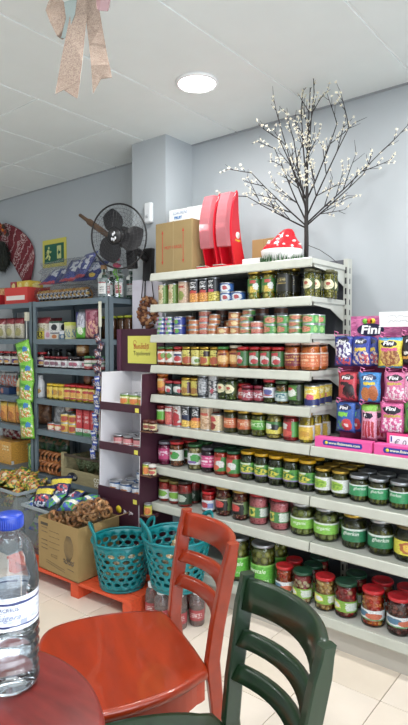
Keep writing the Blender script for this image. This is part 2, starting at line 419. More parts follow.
# ------------------------------------------------------------------ jars, cans: kinds
KIND = {}
def lump_mesh(r, h, kind, cols, seed=1):
    rnd = random.Random(seed); bm = bmesh.new()
    mats = [mat(c, 0.25, noise=0.12, scale=60, coat=0.3) for c in cols[1:]]
    lathe_bm([(0, 0.004), (r * 0.8, 0.004), (r * 0.8, h), (0, h)], 14, bm, 0)
    def push(c, rr, sc, rot=None): ico(bm, c, rr, 2, 1 + rnd.randrange(len(mats)), sc, rot)
    if kind == 'olive':
        rl = r * 0.30; z = rl + 0.003; k = 0
        while z < h - rl * 0.5:
            n = max(5, int(2 * math.pi * (r - rl) / (2.05 * rl)))
            for i in range(n):
                a = 2 * math.pi * (i + 0.5 * (k % 2) + rnd.uniform(-.15, .15)) / n
                push(((r - rl) * math.cos(a), (r - rl) * math.sin(a), z + rnd.uniform(-.1, .1) * rl), rl * rnd.uniform(.88, 1), (1, 1, 1.08))
            z += rl * 1.7; k += 1
    elif kind == 'gherkin':
        rl = r * 0.27; hl = min(h * 0.27, 0.034); z = hl
        while z < h:
            n = 9
            for i in range(n):
                a = 2 * math.pi * (i + rnd.uniform(-.2, .2)) / n
                rot = Matrix.Rotation(rnd.uniform(-.5, .5), 3, (math.cos(a), math.sin(a), 0))
                push(((r - rl) * math.cos(a), (r - rl) * math.sin(a), min(z + rnd.uniform(-.2, .2) * hl, h - hl * .8)), rl * rnd.uniform(.85, 1), (.95, .95, hl / rl), rot)
            z += hl * 1.5
    else:  # mixed chunks
        rl = r * 0.30; z = rl; k = 0
        while z < h - rl * 0.4:
            n = 8
            for i in range(n):
                a = 2 * math.pi * (i + 0.5 * (k % 2) + rnd.uniform(-.25, .25)) / n
                rot = Matrix.Rotation(rnd.uniform(0, 3), 3, (rnd.random(), rnd.random(), rnd.random() + .1))
                push(((r - rl) * math.cos(a), (r - rl) * math.sin(a), z + rnd.uniform(-.3, .3) * rl), rl * rnd.uniform(.8, 1.02), (1, rnd.uniform(.6, 1), rnd.uniform(.7, 1.0)), rot)
            z += rl * 1.35; k += 1
    return to_mesh(bm, [mat(cols[0], 0.4)] + mats, True)
def jar(name, desc, h, r, lid, content, label=None, lidh=0.014, shape='jar', words=None, cat='jar'):
    """content: ('sauce',c1,c2) | ('olive'|'gherkin'|'mix', [liquid, c...]); label: (z0,z1,span,material)"""
    parts = []
    hb = h - lidh * 0.75; rn = r * (0.90 if shape != 'wide' else 0.78)
    hs = hb - r * (0.32 if shape == 'jar' else 0.55)
    prof = [(0, 0), (r * 0.86, 0), (r * 0.97, r * 0.07), (r, r * 0.2), (r, hs - r * 0.2), (r * 0.985, hs), ((r + rn) / 2, hs + (hb - hs) * 0.45), (rn, hb - lidh * 0.45), (rn, hb)]
    parts.append(('glass_body', lathe(prof, GLASS, 22)))
    hc = hs - 0.002
    if content[0] == 'sauce':
        m_ = food(content[1], content[2], content[3] if len(content) > 3 else 70)
        ri = r - 0.0025
        parts.append(('contents', lathe([(0, 0.003), (ri * 0.87, 0.003), (ri, r * 0.2), (ri, hs - r * 0.18), (ri * 0.96, hc + (hb - hs) * .3), (0, hc + (hb - hs) * .3)], m_, 18)))
    else:
        parts.append(('contents', lump_mesh(r - 0.003, hc + (hb - hs) * .2, content[0], content[1], len(KIND))))
    lr = rn + 0.0025
    lm = mat(lid, 0.3, 0.0, coat=0.4) if lid not in ('#c9a84c', '#b8bcc2') else mat(lid, 0.32, 0.8)
    parts.append(('lid', lathe([(0, h - 0.001), (lr * 0.82, h - 0.001), (lr * 0.86, h), (lr * 0.97, h - 0.001), (lr, h - 0.004), (lr, h - lidh), (lr * 0.96, h - lidh)], lm, 24)))
    if label: parts.append(('label', wrap(r + 0.0006, h * label[0], h * label[1], label[2], label[3])))
    if words: parts.append(('lettering', text_me(words[0], words[1], mat(words[2], 0.5), 0.25, words[4] if len(words) > 4 else 0.0, r + 0.0012), h * words[3]))
    KIND[name] = (parts, desc, cat, 'preserve_jar', r, h)
def can(name, desc, h, r, body, top='#c9ccd0', cat='can', words=None):
    parts = [('body', lathe([(0, 0.001), (r * 0.93, 0.001), (r, 0), (r, 0.003), (r * 0.985, 0.0045), (r * 0.985, h - 0.0045), (r, h - 0.003), (r, h), (r * 0.94, h), (r * 0.93, h - 0.003), (0, h - 0.003)], mat(top, 0.3, 0.85), 22)),
             ('label', wrap(r * 0.99 + 0.0004, 0.0045, h - 0.0045, 360, body, 22))]
    KIND[name] = (parts, desc, cat, 'food_can', r, h)
REG = []
def put(kind, loc, rz, where, multi=True, name=None):
    parts, desc, cat, nm, r, h = KIND[kind]
    lb = desc + ' ' + where
    t = thing(name or nm, lb, cat, loc, rz, group=lb if multi else None)
    REG.append((t, desc, where, r, h))
    for p in parts:
        ob(p[0], p[1], t, (0, 0, p[2]) if len(p) > 2 else (0, 0, 0))
    return t
GOLD, SILV = '#c9a84c', '#b8bcc2'
# second shelf
can('bean_green', 'green and beige bean can', .112, .030, lab('#6d8f3a', ('r', .42, 0, .62, 1, '#d9cba4'), ('e', .52, .42, .07, .22, '#b59a6a'), ('r', .40, .75, .5, .95, '#c23a2e')))
can('bean_pink', 'pinkish beige bean can', .120, .033, lab('#d8b79a', ('e', .5, .35, .10, .22, '#8f9a4a'), ('r', .40, .72, .62, .82, '#b8402f')))
can('black_bean', 'black can with orange bean picture', .124, .031, lab('#26262a', ('r', 0, 0, 1, .42, '#d9822b'), ('b', 0, .03, 1, .38, '#f0b04a', 22), ('r', .38, .42, .62, .52, '#c8342e'), ('b', .40, .58, .60, .9, '#e6e6e6', 14)))
can('black_corn', 'black can with yellow corn picture', .124, .031, lab('#26262a', ('r', 0, 0, 1, .42, '#b99f2d'), ('b', 0, .03, 1, .38, '#e9d75a', 22), ('r', .38, .42, .62, .52, '#c83a6e'), ('b', .40, .58, .60, .9, '#e6e6e6', 14)))
can('blue_tin', 'small blue and white round tin', .048, .036, lab('#2f6fc0', ('e', .5, .45, .13, .5, '#eef2f6'), ('e', .5, .45, .06, .28, '#c04a52'), ('r', .0, .85, 1, 1, '#27549a')), cat='tin')
vegl = lab('#3f7d34', ('r', .38, 0, .62, .48, '#e6c94a'), ('b', .3, .05, .7, .45, '#d8b03a', 12), ('r', .38, .68, .6, .9, '#c9423a'), ('e', .6, .45, .1, .25, '#e9ebe4'))
jar('vegmix', 'jar of yellow vegetable mix with green label', .138, .034, GOLD, ('mix', ['#b59a3a', '#d8b84a', '#c7a83c', '#8fa04a', '#e2cd78']), (.26, .72, 240, vegl))
jar('dark_gold', 'tall dark olive jar with gold lid and black label', .146, .036, GOLD, ('olive', ['#3a331c', '#4a4122', '#5b4f2a']), (.22, .75, 250, lab('#2b2a22', ('r', .3, .45, .7, .5, '#a98f3e'), ('t', .3, .6, .7, .8, '#c7b678'))))
jar('dark_plain', 'dark jar with black lid', .125, .030, '#2a2a2c', ('sauce', '#26201a', '#3c3226'), (.25, .7, 230, lab('#2d2b2a', ('r', .3, .5, .7, .6, '#7d7a70'))))
oll = lab('#4a5a2c', ('e', .5, .5, .34, .46, '#e9e2b8'), ('e', .5, .58, .12, .16, '#b5533c'), ('t', .32, .25, .68, .4, '#5a6a3a'))
jar('olive_cream', 'jar of small green olives with cream oval label', .130, .026, '#5c5a3a', ('olive', ['#6f6a22', '#9a8f35', '#b3a349', '#8a8030']), (.30, .66, 200, oll))
# third shelf tins
def tin(name, desc, h, r, base, *sh): can(name, desc, h, r, lab(base, *sh), cat='tin')
tin('t_blue', 'small blue tin with pink and green print', .0245, .029, '#2c3f96', ('e', .44, .5, .05, .4, '#d24a7a'), ('e', .56, .45, .05, .4, '#6db04a'), ('r', 0, .82, 1, 1, '#cfd4de'))
tin('t_blue2', 'larger blue tin with pink and green print', .049, .033, '#2a3f9c', ('e', .44, .5, .07, .3, '#d85080'), ('e', .56, .4, .06, .3, '#6db04a'), ('r', .3, .7, .7, .85, '#e8eaf0'))
tin('t_orange', 'small orange pate tin', .026, .029, '#d08a45', ('b', 0, .1, 1, .9, '#a8482e', 16), ('r', 0, .85, 1, 1, '#e0b070'))
tin('t_red', 'red pate tin with picture', .031, .033, '#c23a35', ('b', 0, .15, 1, .85, '#e2a183', 15), ('r', 0, .88, 1, 1, '#e6d0b0'))
tin('t_orange2', 'wide orange pate tin', .037, .037, '#d38842', ('b', 0, .1, 1, .85, '#b3502f', 14), ('e', .5, .5, .08, .35, '#f0d59a'))
tin('t_green', 'small green pate tin with meat picture', .030, .032, '#3f8a3c', ('e', .5, .5, .12, .42, '#d9906a'), ('b', .3, .2, .7, .8, '#b8503c', 15), ('r', 0, .86, 1, 1, '#dccf8f'))
tin('t_green2', 'wide green pate tin with meat picture', .044, .036, '#4aa04a', ('e', .5, .5, .13, .4, '#e0a27c'), ('b', .36, .2, .64, .8, '#c2503f', 12), ('e', .75, .5, .05, .4, '#9fd07a'))
tin('t_brown', 'dark brown tin', .033, .034, '#6a4636', ('b', 0, .1, 1, .85, '#94573f', 15))
# fourth shelf
zac = lambda b, *s: lab(b, *s)
jar('zac_green', 'jar of red spread with green lid and white label', .103, .029, '#3f6b36', ('sauce', '#a83a1c', '#c95a2a'), (.18, .74, 230, zac('#e6e0d6', ('e', .42, .5, .18, .35, '#d95b3a'), ('e', .6, .6, .14, .25, '#7aa04a'))))
jar('zac_red', 'jar of red spread with red lid and white label', .103, .030, '#b3262b', ('sauce', '#a03020', '#c05030'), (.18, .74, 230, zac('#e2dcd8', ('e', .5, .35, .2, .25, '#c02f38'), ('r', .3, .6, .7, .8, '#39406a'))))
ylab = zac('#cfc24a', ('r', 0, .68, 1, 1, '#d8cf63'), ('e', .5, .28, .3, .26, '#b4532c'), ('r', .62, .55, .9, .95, '#3c2a2a'), ('t', .15, .6, .6, .9, '#8a7a2a'))
jar('zac_yellow', 'jar of red spread with yellow label and gold lid', .104, .0305, GOLD, ('sauce', '#9c4422', '#b9622c'), (.12, .82, 240, ylab))
jar('zac_pale', 'jar of beige spread with yellow label and gold lid', .104, .0305, GOLD, ('sauce', '#c9b27a', '#ddcd9a'), (.12, .82, 240, zac('#d4c95c', ('e', .5, .28, .3, .26, '#dfe3d2'), ('e', .62, .25, .12, .16, '#6f9440'), ('t', .15, .6, .6, .9, '#8a7a2a'))))
jar('zac_orange', 'jar of orange spread with green lid and orange label', .106, .0305, '#3f7a3a', ('sauce', '#b2451f', '#cf6a2e'), (.18, .72, 220, zac('#c98a3a', ('e', .5, .45, .25, .3, '#e5c07a'), ('r', .3, .75, .7, .92, '#7a2a22'))))
jar('zac_white', 'jar of orange spread with white lid and orange label', .112, .033, '#d8cfb8', ('sauce', '#b2451f', '#cf6a2e'), (.18, .72, 220, zac('#c98a3a', ('e', .5, .45, .25, .3, '#e5c07a'), ('r', .3, .75, .7, .92, '#7a2a22'))))
jar('zac_rg', 'jar of red spread with red lid and green label', .106, .032, '#c02a30', ('sauce', '#8e2a1a', '#b04a2a'), (.14, .80, 250, zac('#3b6d37', ('e', .42, .42, .2, .3, '#d8d4ce'), ('e', .48, .3, .14, .18, '#b9333a'), ('r', .2, .7, .55, .9, '#b83038'))))
jar('big_maroon', 'large jar of orange spread with maroon label', .128, .042, '#b98a7a', ('sauce', '#bb4a22', '#d8702f'), (.16, .62, 250, zac('#7d2330', ('r', 0, .9, 1, 1, '#d9c9b2'), ('t', .25, .2, .75, .8, '#c99a4a'))))
jar('big_orange', 'large jar of orange spread with pale band', .130, .044, '#c2a898', ('sauce', '#c2501f', '#de7a35'), (.14, .62, 260, zac('#cf6a36', ('r', 0, .9, 1, 1, '#e3d6c4'), ('t', .2, .2, .8, .8, '#e9b58a'))))
# fifth shelf
jar('orange_tall', 'jar of orange preserve with orange lid', .112, .031, '#c06a2a', ('sauce', '#a8391c', '#d1702a'), (.2, .78, 230, zac('#c24a2a', ('e', .5, .55, .3, .34, '#e0a23c'), ('r', .25, .8, .75, .98, '#d8c08a'))))
jar('dark_small', 'small dark jar with red lid and flower label', .078, .029, '#a02a34', ('sauce', '#26302a', '#3a4238'), (.1, .78, 230, zac('#26403a', ('e', .5, .5, .24, .32, '#d9d9d2'), ('e', .62, .35, .1, .2, '#c23a4a'))))
jar('yellow_label', 'jar with yellow label and gold lid', .100, .030, GOLD, ('sauce', '#b0873c', '#c79a4a'), (.1, .84, 240, zac('#c9bb4e', ('e', .45, .3, .26, .22, '#a8742c'), ('r', .64, .1, .9, .9, '#5a3040'))))
can('silver_can', 'black and silver printed can', .115, .030, lab('#2b2b2f', ('e', .5, .5, .14, .4, '#b7b9bd'), ('b', .3, .1, .7, .9, '#86888c', 12)))
can('white_can', 'silver white printed can', .122, .031, lab('#c9c9c9', ('b', .2, .1, .8, .8, '#55555a', 10), ('e', .55, .3, .05, .12, '#b9485a')))
jar('olive_jar', 'jar of dark green olives with cream oval label', .118, .031, '#4d4b36', ('olive', ['#3d4a1c', '#5e6b2b', '#4a5724', '#77803a']), (.28, .68, 180, oll))
jar('red_lidded', 'red jar with red lid and white label', .084, .032, '#c4262c', ('sauce', '#b4262a', '#cc4038'), (.15, .68, 230, zac('#c63a34', ('b', .2, .3, .8, .7, '#e6dcd6', 9))))
jar('berry_small', 'small dark berry jar with white printed label', .080, .029, '#7a1f33', ('sauce', '#4a1020', '#6a1c2c'), (.12, .72, 230, zac('#9c2f42', ('b', .2, .25, .8, .8, '#ddd3d6', 9))))
jar('caper', 'jar of green capers with red lid and white label', .114, .031, '#bb2a36', ('olive', ['#4b4a1e', '#6a6a2c', '#59602a']), (.25, .66, 230, zac('#dcdbe0', ('e', .5, .55, .2, .28, '#5a5f9a'), ('r', .3, .15, .7, .28, '#b13a4a'))))
jar('olive_blue', 'jar of brown olives with pale blue label', .110, .034, '#3b5a34', ('olive', ['#5a4218', '#8a6428', '#6a6a2a', '#a5662c']), (.14, .55, 240, zac('#b9c9c4', ('b', .2, .3, .8, .8, '#4a7a86', 8), ('r', 0, .85, 1, 1, '#3c7a48'))))
jar('dark_green_jar', 'dark green pickle jar with green label', .118, .039, '#3c3c30', ('sauce', '#1f2a16', '#37431f'), (.22, .78, 240, zac('#4f8a34', ('e', .42, .5, .16, .3, '#dfe6da'), ('e', .36, .75, .12, .12, '#c23c3a'), ('r', .6, 0, 1, 1, '#24301c'))))
can('yellow_blue', 'yellow and navy can', .094, .035, lab('#e2c92e', ('r', 0, 0, 1, .36, '#27306a'), ('e', .5, .45, .09, .15, '#d8506a'), ('b', .2, .6, .8, .9, '#f1e9b2', 9)))
# sixth shelf
jar('green_label_red', 'slim red jar with bright green label', .104, .0275, '#8f2b2c', ('sauce', '#7d1c1e', '#a53430'), (.2, .78, 200, zac('#63b32e', ('r', 0, .86, 1, 1, '#d8e6c8'), ('r', 0, 0, 1, .1, '#c43a34'))))
can('red_can', 'red tomato can', .108, .030, lab('#b9333a', ('e', .5, .35, .12, .3, '#d96a5a'), ('r', .36, .72, .64, .9, '#e8dcd2')))
can('red_white_can', 'white can with red cherries', .112, .031, lab('#d9d4ce', ('e', .5, .42, .13, .28, '#b3202e'), ('r', 0, 0, 1, .16, '#b82a34'), ('b', .4, .7, .6, .92, '#a84a3a', 12)))
can('black_blue_can', 'black and navy can with yellow picture', .112, .031, lab('#232a4a', ('r', 0, 0, 1, .34, '#d9a62e'), ('b', 0, .03, 1, .3, '#f0cf5a', 22), ('r', 0, .62, 1, 1, '#1d1d20'), ('b', .42, .62, .58, .92, '#d6d6d6', 12)))
can('black_orange_can', 'black can with orange beans below', .114, .032, lab('#222226', ('r', 0, 0, 1, .36, '#e09a2c'), ('b', 0, .03, 1, .32, '#f2bf58', 22), ('r', .36, .36, .64, .5, '#d0562a'), ('b', .42, .6, .58, .92, '#d6d6d6', 12)))
can('beige_can', 'tall beige bean can', .118, .034, lab('#d8b894', ('b', .3, .1, .7, .55, '#b58a62', 9), ('r', .36, .66, .64, .78, '#c04a34')))
can('cream_can', 'short cream can with red emblem', .086, .035, lab('#dcc79c', ('e', .48, .3, .11, .24, '#8f2c20'), ('e', .48, .74, .12, .18, '#c22f34')))
jar('olive_orange', 'dark olive jar with orange label and gold lid', .120, .036, GOLD, ('sauce', '#3d3a1c', '#57502a', 90), (.24, .64, 240, zac('#c8622c', ('t', .2, .35, .8, .8, '#f0d9b8'), ('e', .3, .4, .1, .3, '#a8401f'))))
jar('olive_green', 'jar of green peas with bright green label and gold lid', .122, .040, GOLD, ('olive', ['#55561c', '#7a7a30', '#8e8a3c']), (.30, .66, 240, zac('#4fa22c', ('r', 0, .82, 1, 1, '#8fc65a'), ('t', .15, .3, .85, .7, '#dff0cc'))))
jar('corn_mix', 'jar of bean sprouts with colourful label', .128, .040, '#9a9a5a', ('mix', ['#a08a3a', '#cbb45e', '#d9c983', '#bfa34c']), (.2, .64, 240, zac('#d9cf4a', ('r', 0, .55, 1, 1, '#3f7e3a'), ('e', .5, .55, .16, .25, '#1f1f22'), ('e', .32, .6, .13, .25, '#e2e6e0'))))
jar('red_pepper', 'jar of red peppers with green label', .126, .038, '#8a2420', ('sauce', '#8c1420', '#b5222c'), (.16, .72, 240, zac('#4a9a3a', ('r', 0, 0, .55, 1, '#b3202c'), ('e', .3, .7, .12, .2, '#d8d8d2'), ('e', .35, .25, .2, .2, '#cf4a3a'))))
jar('asparagus', 'tall jar of yellow asparagus with gold lid', .140, .036, GOLD, ('gherkin', ['#9a7d14', '#c8a822', '#d8bd3a', '#b8961c']), (.12, .58, 250, zac('#dcb62c', ('r', 0, .88, 1, 1, '#e6e0d0'), ('e', .5, .4, .2, .2, '#c9951c'), ('r', .82, 0, 1, .9, '#d8d8d4'))))
# seventh shelf
jar('magenta', 'purple beetroot jar with magenta label', .128, .038, '#7a7680', ('sauce', '#5a0f34', '#8a2450'), (.2, .72, 240, zac('#c22a72', ('b', .15, .4, .85, .8, '#e9c6d6', 8), ('r', 0, 0, 1, .1, '#7a1c48'))))
jar('nut_red', 'jar of brown mushrooms with red lid', .135, .041, '#c02a2c', ('mix', ['#7a4a2a', '#a8683a', '#c08a56', '#8f4a30']), (.25, .68, 200, zac('#d9dcd2', ('e', .55, .5, .2, .35, '#3f9a44'), ('r', .2, .55, .5, .8, '#b3393e'))))
jar('pale_green', 'jar of pale mushrooms with green lid', .137, .042, '#2f6638', ('mix', ['#8f7d4a', '#bfae7a', '#a8935a', '#c9ba8a']), (.22, .66, 200, zac('#dcdfe0', ('e', .55, .55, .2, .35, '#48a04c'), ('r', .2, .1, .6, .3, '#7a5aa0'))))
jar('dark_magenta', 'very dark beetroot jar with pink label', .130, .039, '#55525c', ('sauce', '#1c0a14', '#341020'), (.22, .68, 240, zac('#d0307c', ('t', .12, .2, .88, .85, '#f2d4e2'))))
jar('red_green_lid', 'jar of red peppers with green lid', .132, .039, '#22593a', ('sauce', '#a01f1c', '#c8402a', 40), (.16, .7, 220, zac('#3f8d40', ('r', 0, .5, .55, 1, '#c02a2e'), ('e', .5, .5, .18, .25, '#dadad6'), ('e', .3, .25, .2, .2, '#d1532f'))))
ylid = zac('#4f9c35', ('e', .45, .45, .3, .38, '#d9cf3a'), ('b', .1, .2, .9, .8, '#2f7a34', 8), ('r', 0, 0, 1, .12, '#8a7ab0'), ('r', .1, .84, .6, .95, '#dfe8d8'))
jar('gherkin_yellow', 'gherkin jar with yellow lid and leafy green label', .142, .040, '#d8a81f', ('gherkin', ['#262a10', '#3d431a', '#4e5222', '#33390f']), (.24, .62, 210, ylid))
jar('cap_white', 'gherkin jar with gold lid and white lime label', .118, .039, GOLD, ('gherkin', ['#4a481c', '#6f6c2c', '#83803a', '#5d5f24']), (.2, .68, 230, zac('#e4e6e2', ('e', .4, .5, .28, .36, '#9fc83a'), ('b', .2, .3, .6, .7, '#6fa22c', 9))), lidh=.012)
grl = zac('#2f9a5e', ('r', 0, .88, 1, 1, '#e4ece6'), ('r', 0, 0, .08, 1, '#e4ece6'))
jar('gherkin_silver', 'gherkin jar with silver lid and green label', .112, .042, SILV, ('gherkin', ['#3f3c16', '#6a6526', '#7f7833', '#565220']), (.24, .66, 250, grl), words=('gherkin', .018, '#eef5ee', .52))
# eighth shelf
jar('red_white_gold', 'red pepper jar with gold lid and white green label', .125, .038, '#8c7a40', ('sauce', '#8f1c1e', '#b8342c'), (.15, .62, 230, zac('#dfe2dc', ('e', .5, .5, .26, .3, '#7fb83a'), ('r', 0, .86, 1, 1, '#9c1f2a'))))
jar('red_dark', 'red pepper jar with dark lid and dark green label', .138, .039, '#3a2f28', ('sauce', '#7d1418', '#a82a26', 35), (.12, .62, 230, zac('#27402c', ('e', .5, .45, .22, .28, '#b8c4b4'), ('r', 0, .85, 1, 1, '#7d2024'))))
jar('red_small', 'small red jar with bright red lid and white label', .108, .037, '#c91f28', ('sauce', '#a01418', '#c42a26'), (.12, .6, 210, zac('#e2e2e6', ('e', .45, .5, .18, .3, '#b8303a'), ('r', .6, .2, .85, .7, '#7a8ac0'))))
jar('mix_black', 'mixed salad jar with gold lid and black label', .150, .042, '#b08a3c', ('mix', ['#6a2a20', '#8a3a30', '#a8744a', '#c08a6a', '#7a2c28']), (.2, .62, 220, zac('#22201f', ('e', .45, .5, .22, .28, '#cf3a32'), ('r', .15, .8, .85, .9, '#b0a58a'), ('r', .8, 0, 1, 1, '#6d8a50'))))
jar('pink_red', 'jar of pink shredded cabbage with red lid and green label', .150, .047, '#b5202e', ('sauce', '#a81c30', '#dd8088', 110), (.24, .58, 240, zac('#4a8a4c', ('r', 0, .0, .28, 1, '#2f6b3c'), ('r', .28, .1, .5, .9, '#d9cf4c'), ('e', .39, .5, .07, .25, '#3a7a3c'), ('r', .62, .1, .95, .9, '#d5dcd2'))))
lime = zac('#86c93f', ('r', 0, .84, 1, 1, '#dfe8dc'), ('r', .86, 0, 1, 1, '#e4e8e4'))
jar('olive_lime', 'wide jar of green tomatoes with lime label and silver lid', .146, .056, SILV, ('olive', ['#63672a', '#8d9148', '#a0a45c', '#7c8040']), (.24, .58, 250, lime), shape='wide', words=('organic', .022, '#eff8e8', .42))
dgrl = zac('#1f7f52', ('r', 0, .84, 1, 1, '#dbe6de'), ('r', .88, 0, 1, 1, '#c9d8cc'))
jar('gherkin_gold', 'wide gherkin jar with gold lid and dark green label', .146, .054, GOLD, ('gherkin', ['#37350f', '#59561c', '#6f6826', '#48481a']), (.22, .6, 250, dgrl), shape='wide', words=('gherkin', .024, '#f0f6f0', .46))
jar('gherkin_silver_wide', 'wide gherkin jar with silver lid and dark green label', .146, .054, SILV, ('gherkin', ['#37350f', '#59561c', '#6f6826', '#48481a']), (.22, .6, 250, dgrl), shape='wide', words=('gherkin', .024, '#f0f6f0', .46))
jar('gherkin_yellow_wide', 'wide gherkin jar with yellow label', .146, .054, '#6a5a30', ('gherkin', ['#37350f', '#59561c', '#6f6826', '#48481a']), (.2, .6, 250, zac('#e0d62c', ('e', .5, .5, .16, .4, '#b9622c'), ('e', .5, .5, .08, .26, '#e8c23a'))), shape='wide')
# ninth shelf
veg = zac('#5cba2e', ('r', 0, .9, 1, 1, '#8fd85c'), ('t', .2, .1, .8, .3, '#d6f0c6'))
jar('vegetale', 'tall jar of large green olives with bright green label', .215, .060, SILV, ('olive', ['#5f5f22', '#84823a', '#9a964a', '#73722c']), (.12, .56, 260, veg), words=('vegetale', .030, '#f2fbea', .42))
mixl = zac('#dfe2e4', ('e', .35, .55, .2, .3, '#4a7a9a'), ('e', .65, .4, .2, .3, '#c8603a'), ('r', 0, 0, 1, .12, '#5a9a5c'))
gyl = zac('#7fae2f', ('e', .35, .5, .2, .38, '#e9e24a'), ('e', .42, .5, .12, .22, '#dfe6ea'), ('r', .66, .15, .95, .85, '#cfd8cf'))
jar('tomato_mix', 'pickled tomato jar with red lid and pale label', .142, .043, '#c2272c', ('mix', ['#a8481c', '#cf5a22', '#c23a20', '#d29a5a', '#b5441f']), (.16, .52, 210, mixl))
jar('cabbage_red', 'red and white pickle jar with green lid', .146, .046, '#1f4d36', ('mix', ['#8a1c20', '#b52a30', '#d8c2a0', '#c23a3a', '#cbb084']), (.2, .5, 230, gyl))
jar('cauli', 'beige pickled cauliflower jar with red lid', .148, .046, '#c5282e', ('mix', ['#a8742c', '#cfa560', '#bf9450', '#d8b878', '#b06a30']), (.22, .52, 230, gyl))
jar('red_shred', 'whole red pepper pickle jar with green lid', .150, .049, '#1f4a35', ('mix', ['#8a1418', '#b51f24', '#c42a2c', '#bf8a6a', '#a01a20']), (.18, .5, 230, gyl))
jar('orange_tom', 'orange and red tomato pickle jar with red lid', .152, .049, '#c5222b', ('mix', ['#c8481a', '#e0701f', '#d23a20', '#d9a04a', '#cc2f22']), (.2, .48, 220, mixl))
jar('brown_mix', 'brownish red pickle jar with red lid', .152, .050, '#c2272f', ('mix', ['#4a1416', '#6a2422', '#5a2a20', '#8a4038']), (.24, .52, 230, mixl))

# ------------------------------------------------------------------ stock the gondola
ORD = ['top', 'second', 'third', 'fourth', 'fifth', 'sixth', 'seventh', 'eighth', 'lowest']
def where(k): return ('on %s white shelf' % ORD[k]) if k < 8 else 'on lowest white shelf'
def stock(k, items, off=0.035, rows=None):
    """items: (px centre of the front jar, kind, extra rows behind)"""
    cnt = {}
    for it in items: cnt[it[1]] = cnt.get(it[1], 0) + 1 + (it[2] if len(it) > 2 else 0)
    for it in items:
        px, kd = it[0], it[1]; nb = it[2] if len(it) > 2 else 0
        r = KIND[kd][4]
        yy = YF + off + r + (it[3] if len(it) > 3 else 0)
        p = ony(px, 340, yy)
        for b in range(nb + 1):
            y2 = yy + b * (2 * r + 0.006)
            if y2 + r > 2.525: break
            put(kd, (p.x + random.uniform(-.002, .002) * (b > 0), y2, SZ[k]), R(random.uniform(-18, 26)), where(k), cnt[kd] > 1)
stock(1, [(164, 'bean_green'), (174, 'bean_green'), (184.5, 'bean_pink'), (195.5, 'black_bean'), (206, 'black_bean'), (216.5, 'black_corn'),
          (254.5, 'vegmix', 1), (268.5, 'vegmix', 1), (285, 'dark_gold', 1), (309, 'olive_cream', 3, .02)])
put('dark_plain', (ony(300, 340, 2.35).x, 2.35, SZ[1]), 0, where(1)); put('dark_plain', (ony(296, 340, 2.45).x, 2.45, SZ[1]), 0, where(1))
put('olive_cream', (ony(322.5, 340, 2.335).x + .03, 2.335, SZ[1]), .3, where(1)); put('olive_cream', (ony(331, 340, 2.41).x + .0, 2.40, SZ[1]), .3, where(1))
for px, n in ((225.5, 2), (238, 1)):
    p = ony(px, 340, 2.24)
    for q in range(n): put('blue_tin', (p.x, 2.24, SZ[1] + q * .048), .3, where(1))
# third shelf: columns of tins, every tin its own
for px, kd, n, dy in ((161.5, 't_blue', 4, 0), (170, 't_blue', 4, 0), (180, 't_blue2', 2, 0), (190, 't_orange', 4, .07), (195.5, 't_orange', 3, 0), (205, 't_red', 4, 0.01),
                      (215, 't_orange', 4, 0.005), (225.5, 't_orange2', 1, 0), (231, 't_orange2', 2, .08), (237, 't_orange2', 3, 0.0), (249, 't_green', 4, 0), (258, 't_red', 2, 0), (262, 't_brown', 4, .1),
                      (269.5, 't_green2', 2, 0), (281, 't_brown', 4, .12), (283, 't_green2', 2, 0), (294, 't_green', 3, 0), (306, 't_green2', 2, 0.0), (317, 't_green2', 2, .08),
                      (222, 't_brown', 4, .11), (245, 't_brown', 3, .13)):
    r, h = KIND[kd][4], KIND[kd][5]; yy = YF + .035 + r + dy; p = ony(px, 340, yy)
    for q in range(n): put(kd, (p.x + random.uniform(-.0012, .0012), yy, SZ[2] + q * h), R(random.uniform(-30, 30)), where(2))
stock(3, [(163.5, 'zac_green', 1), (172, 'zac_green', 1), (180.8, 'zac_red', 1), (189.5, 'zac_yellow', 1), (197.8, 'zac_pale', 1), (206.3, 'zac_yellow', 1), (215.5, 'zac_yellow', 1), (225, 'zac_orange'), (234.5, 'zac_white'),
          (244.5, 'zac_rg', 1), (254.5, 'zac_rg', 1), (265, 'zac_rg', 1), (276, 'zac_rg', 1), (292, 'big_maroon', 1), (309, 'big_orange', 1)])
put('dark_plain', (ony(238, 340, 2.4).x, 2.4, SZ[3]), 0, where(3), False)
stock(4, [(162.5, 'orange_tall'), (171, 'dark_small', 1), (179, 'dark_small', 1), (188, 'yellow_label', 1), (197, 'yellow_label', 1), (206.3, 'silver_can'), (214.5, 'white_can'), (222.3, 'olive_jar', 1), (231.5, 'olive_jar', 1),
          (241.5, 'red_lidded'), (250, 'berry_small'), (259, 'berry_small'), (269, 'caper', 1), (280, 'olive_blue', 1), (294.5, 'dark_green_jar', 1), (310, 'yellow_blue', 2, .01)])
for px, y in ((240, 2.36), (250, 2.38), (260, 2.39)): put('dark_plain', (ony(px + 6, 340, y).x, y, SZ[4]), 0, where(4))
stock(5, [(160, 'green_label_red'), (168.3, 'red_can', 1), (177.3, 'red_white_can', 1), (187, 'black_blue_can', 1), (196.8, 'black_orange_can', 1), (206.5, 'beige_can', 1), (217, 'cream_can', 1), (231, 'olive_orange', 1),
          (245, 'olive_orange', 1), (259.5, 'olive_green', 1), (275, 'corn_mix', 1), (292, 'red_pepper', 1), (307.5, 'asparagus', 2)])
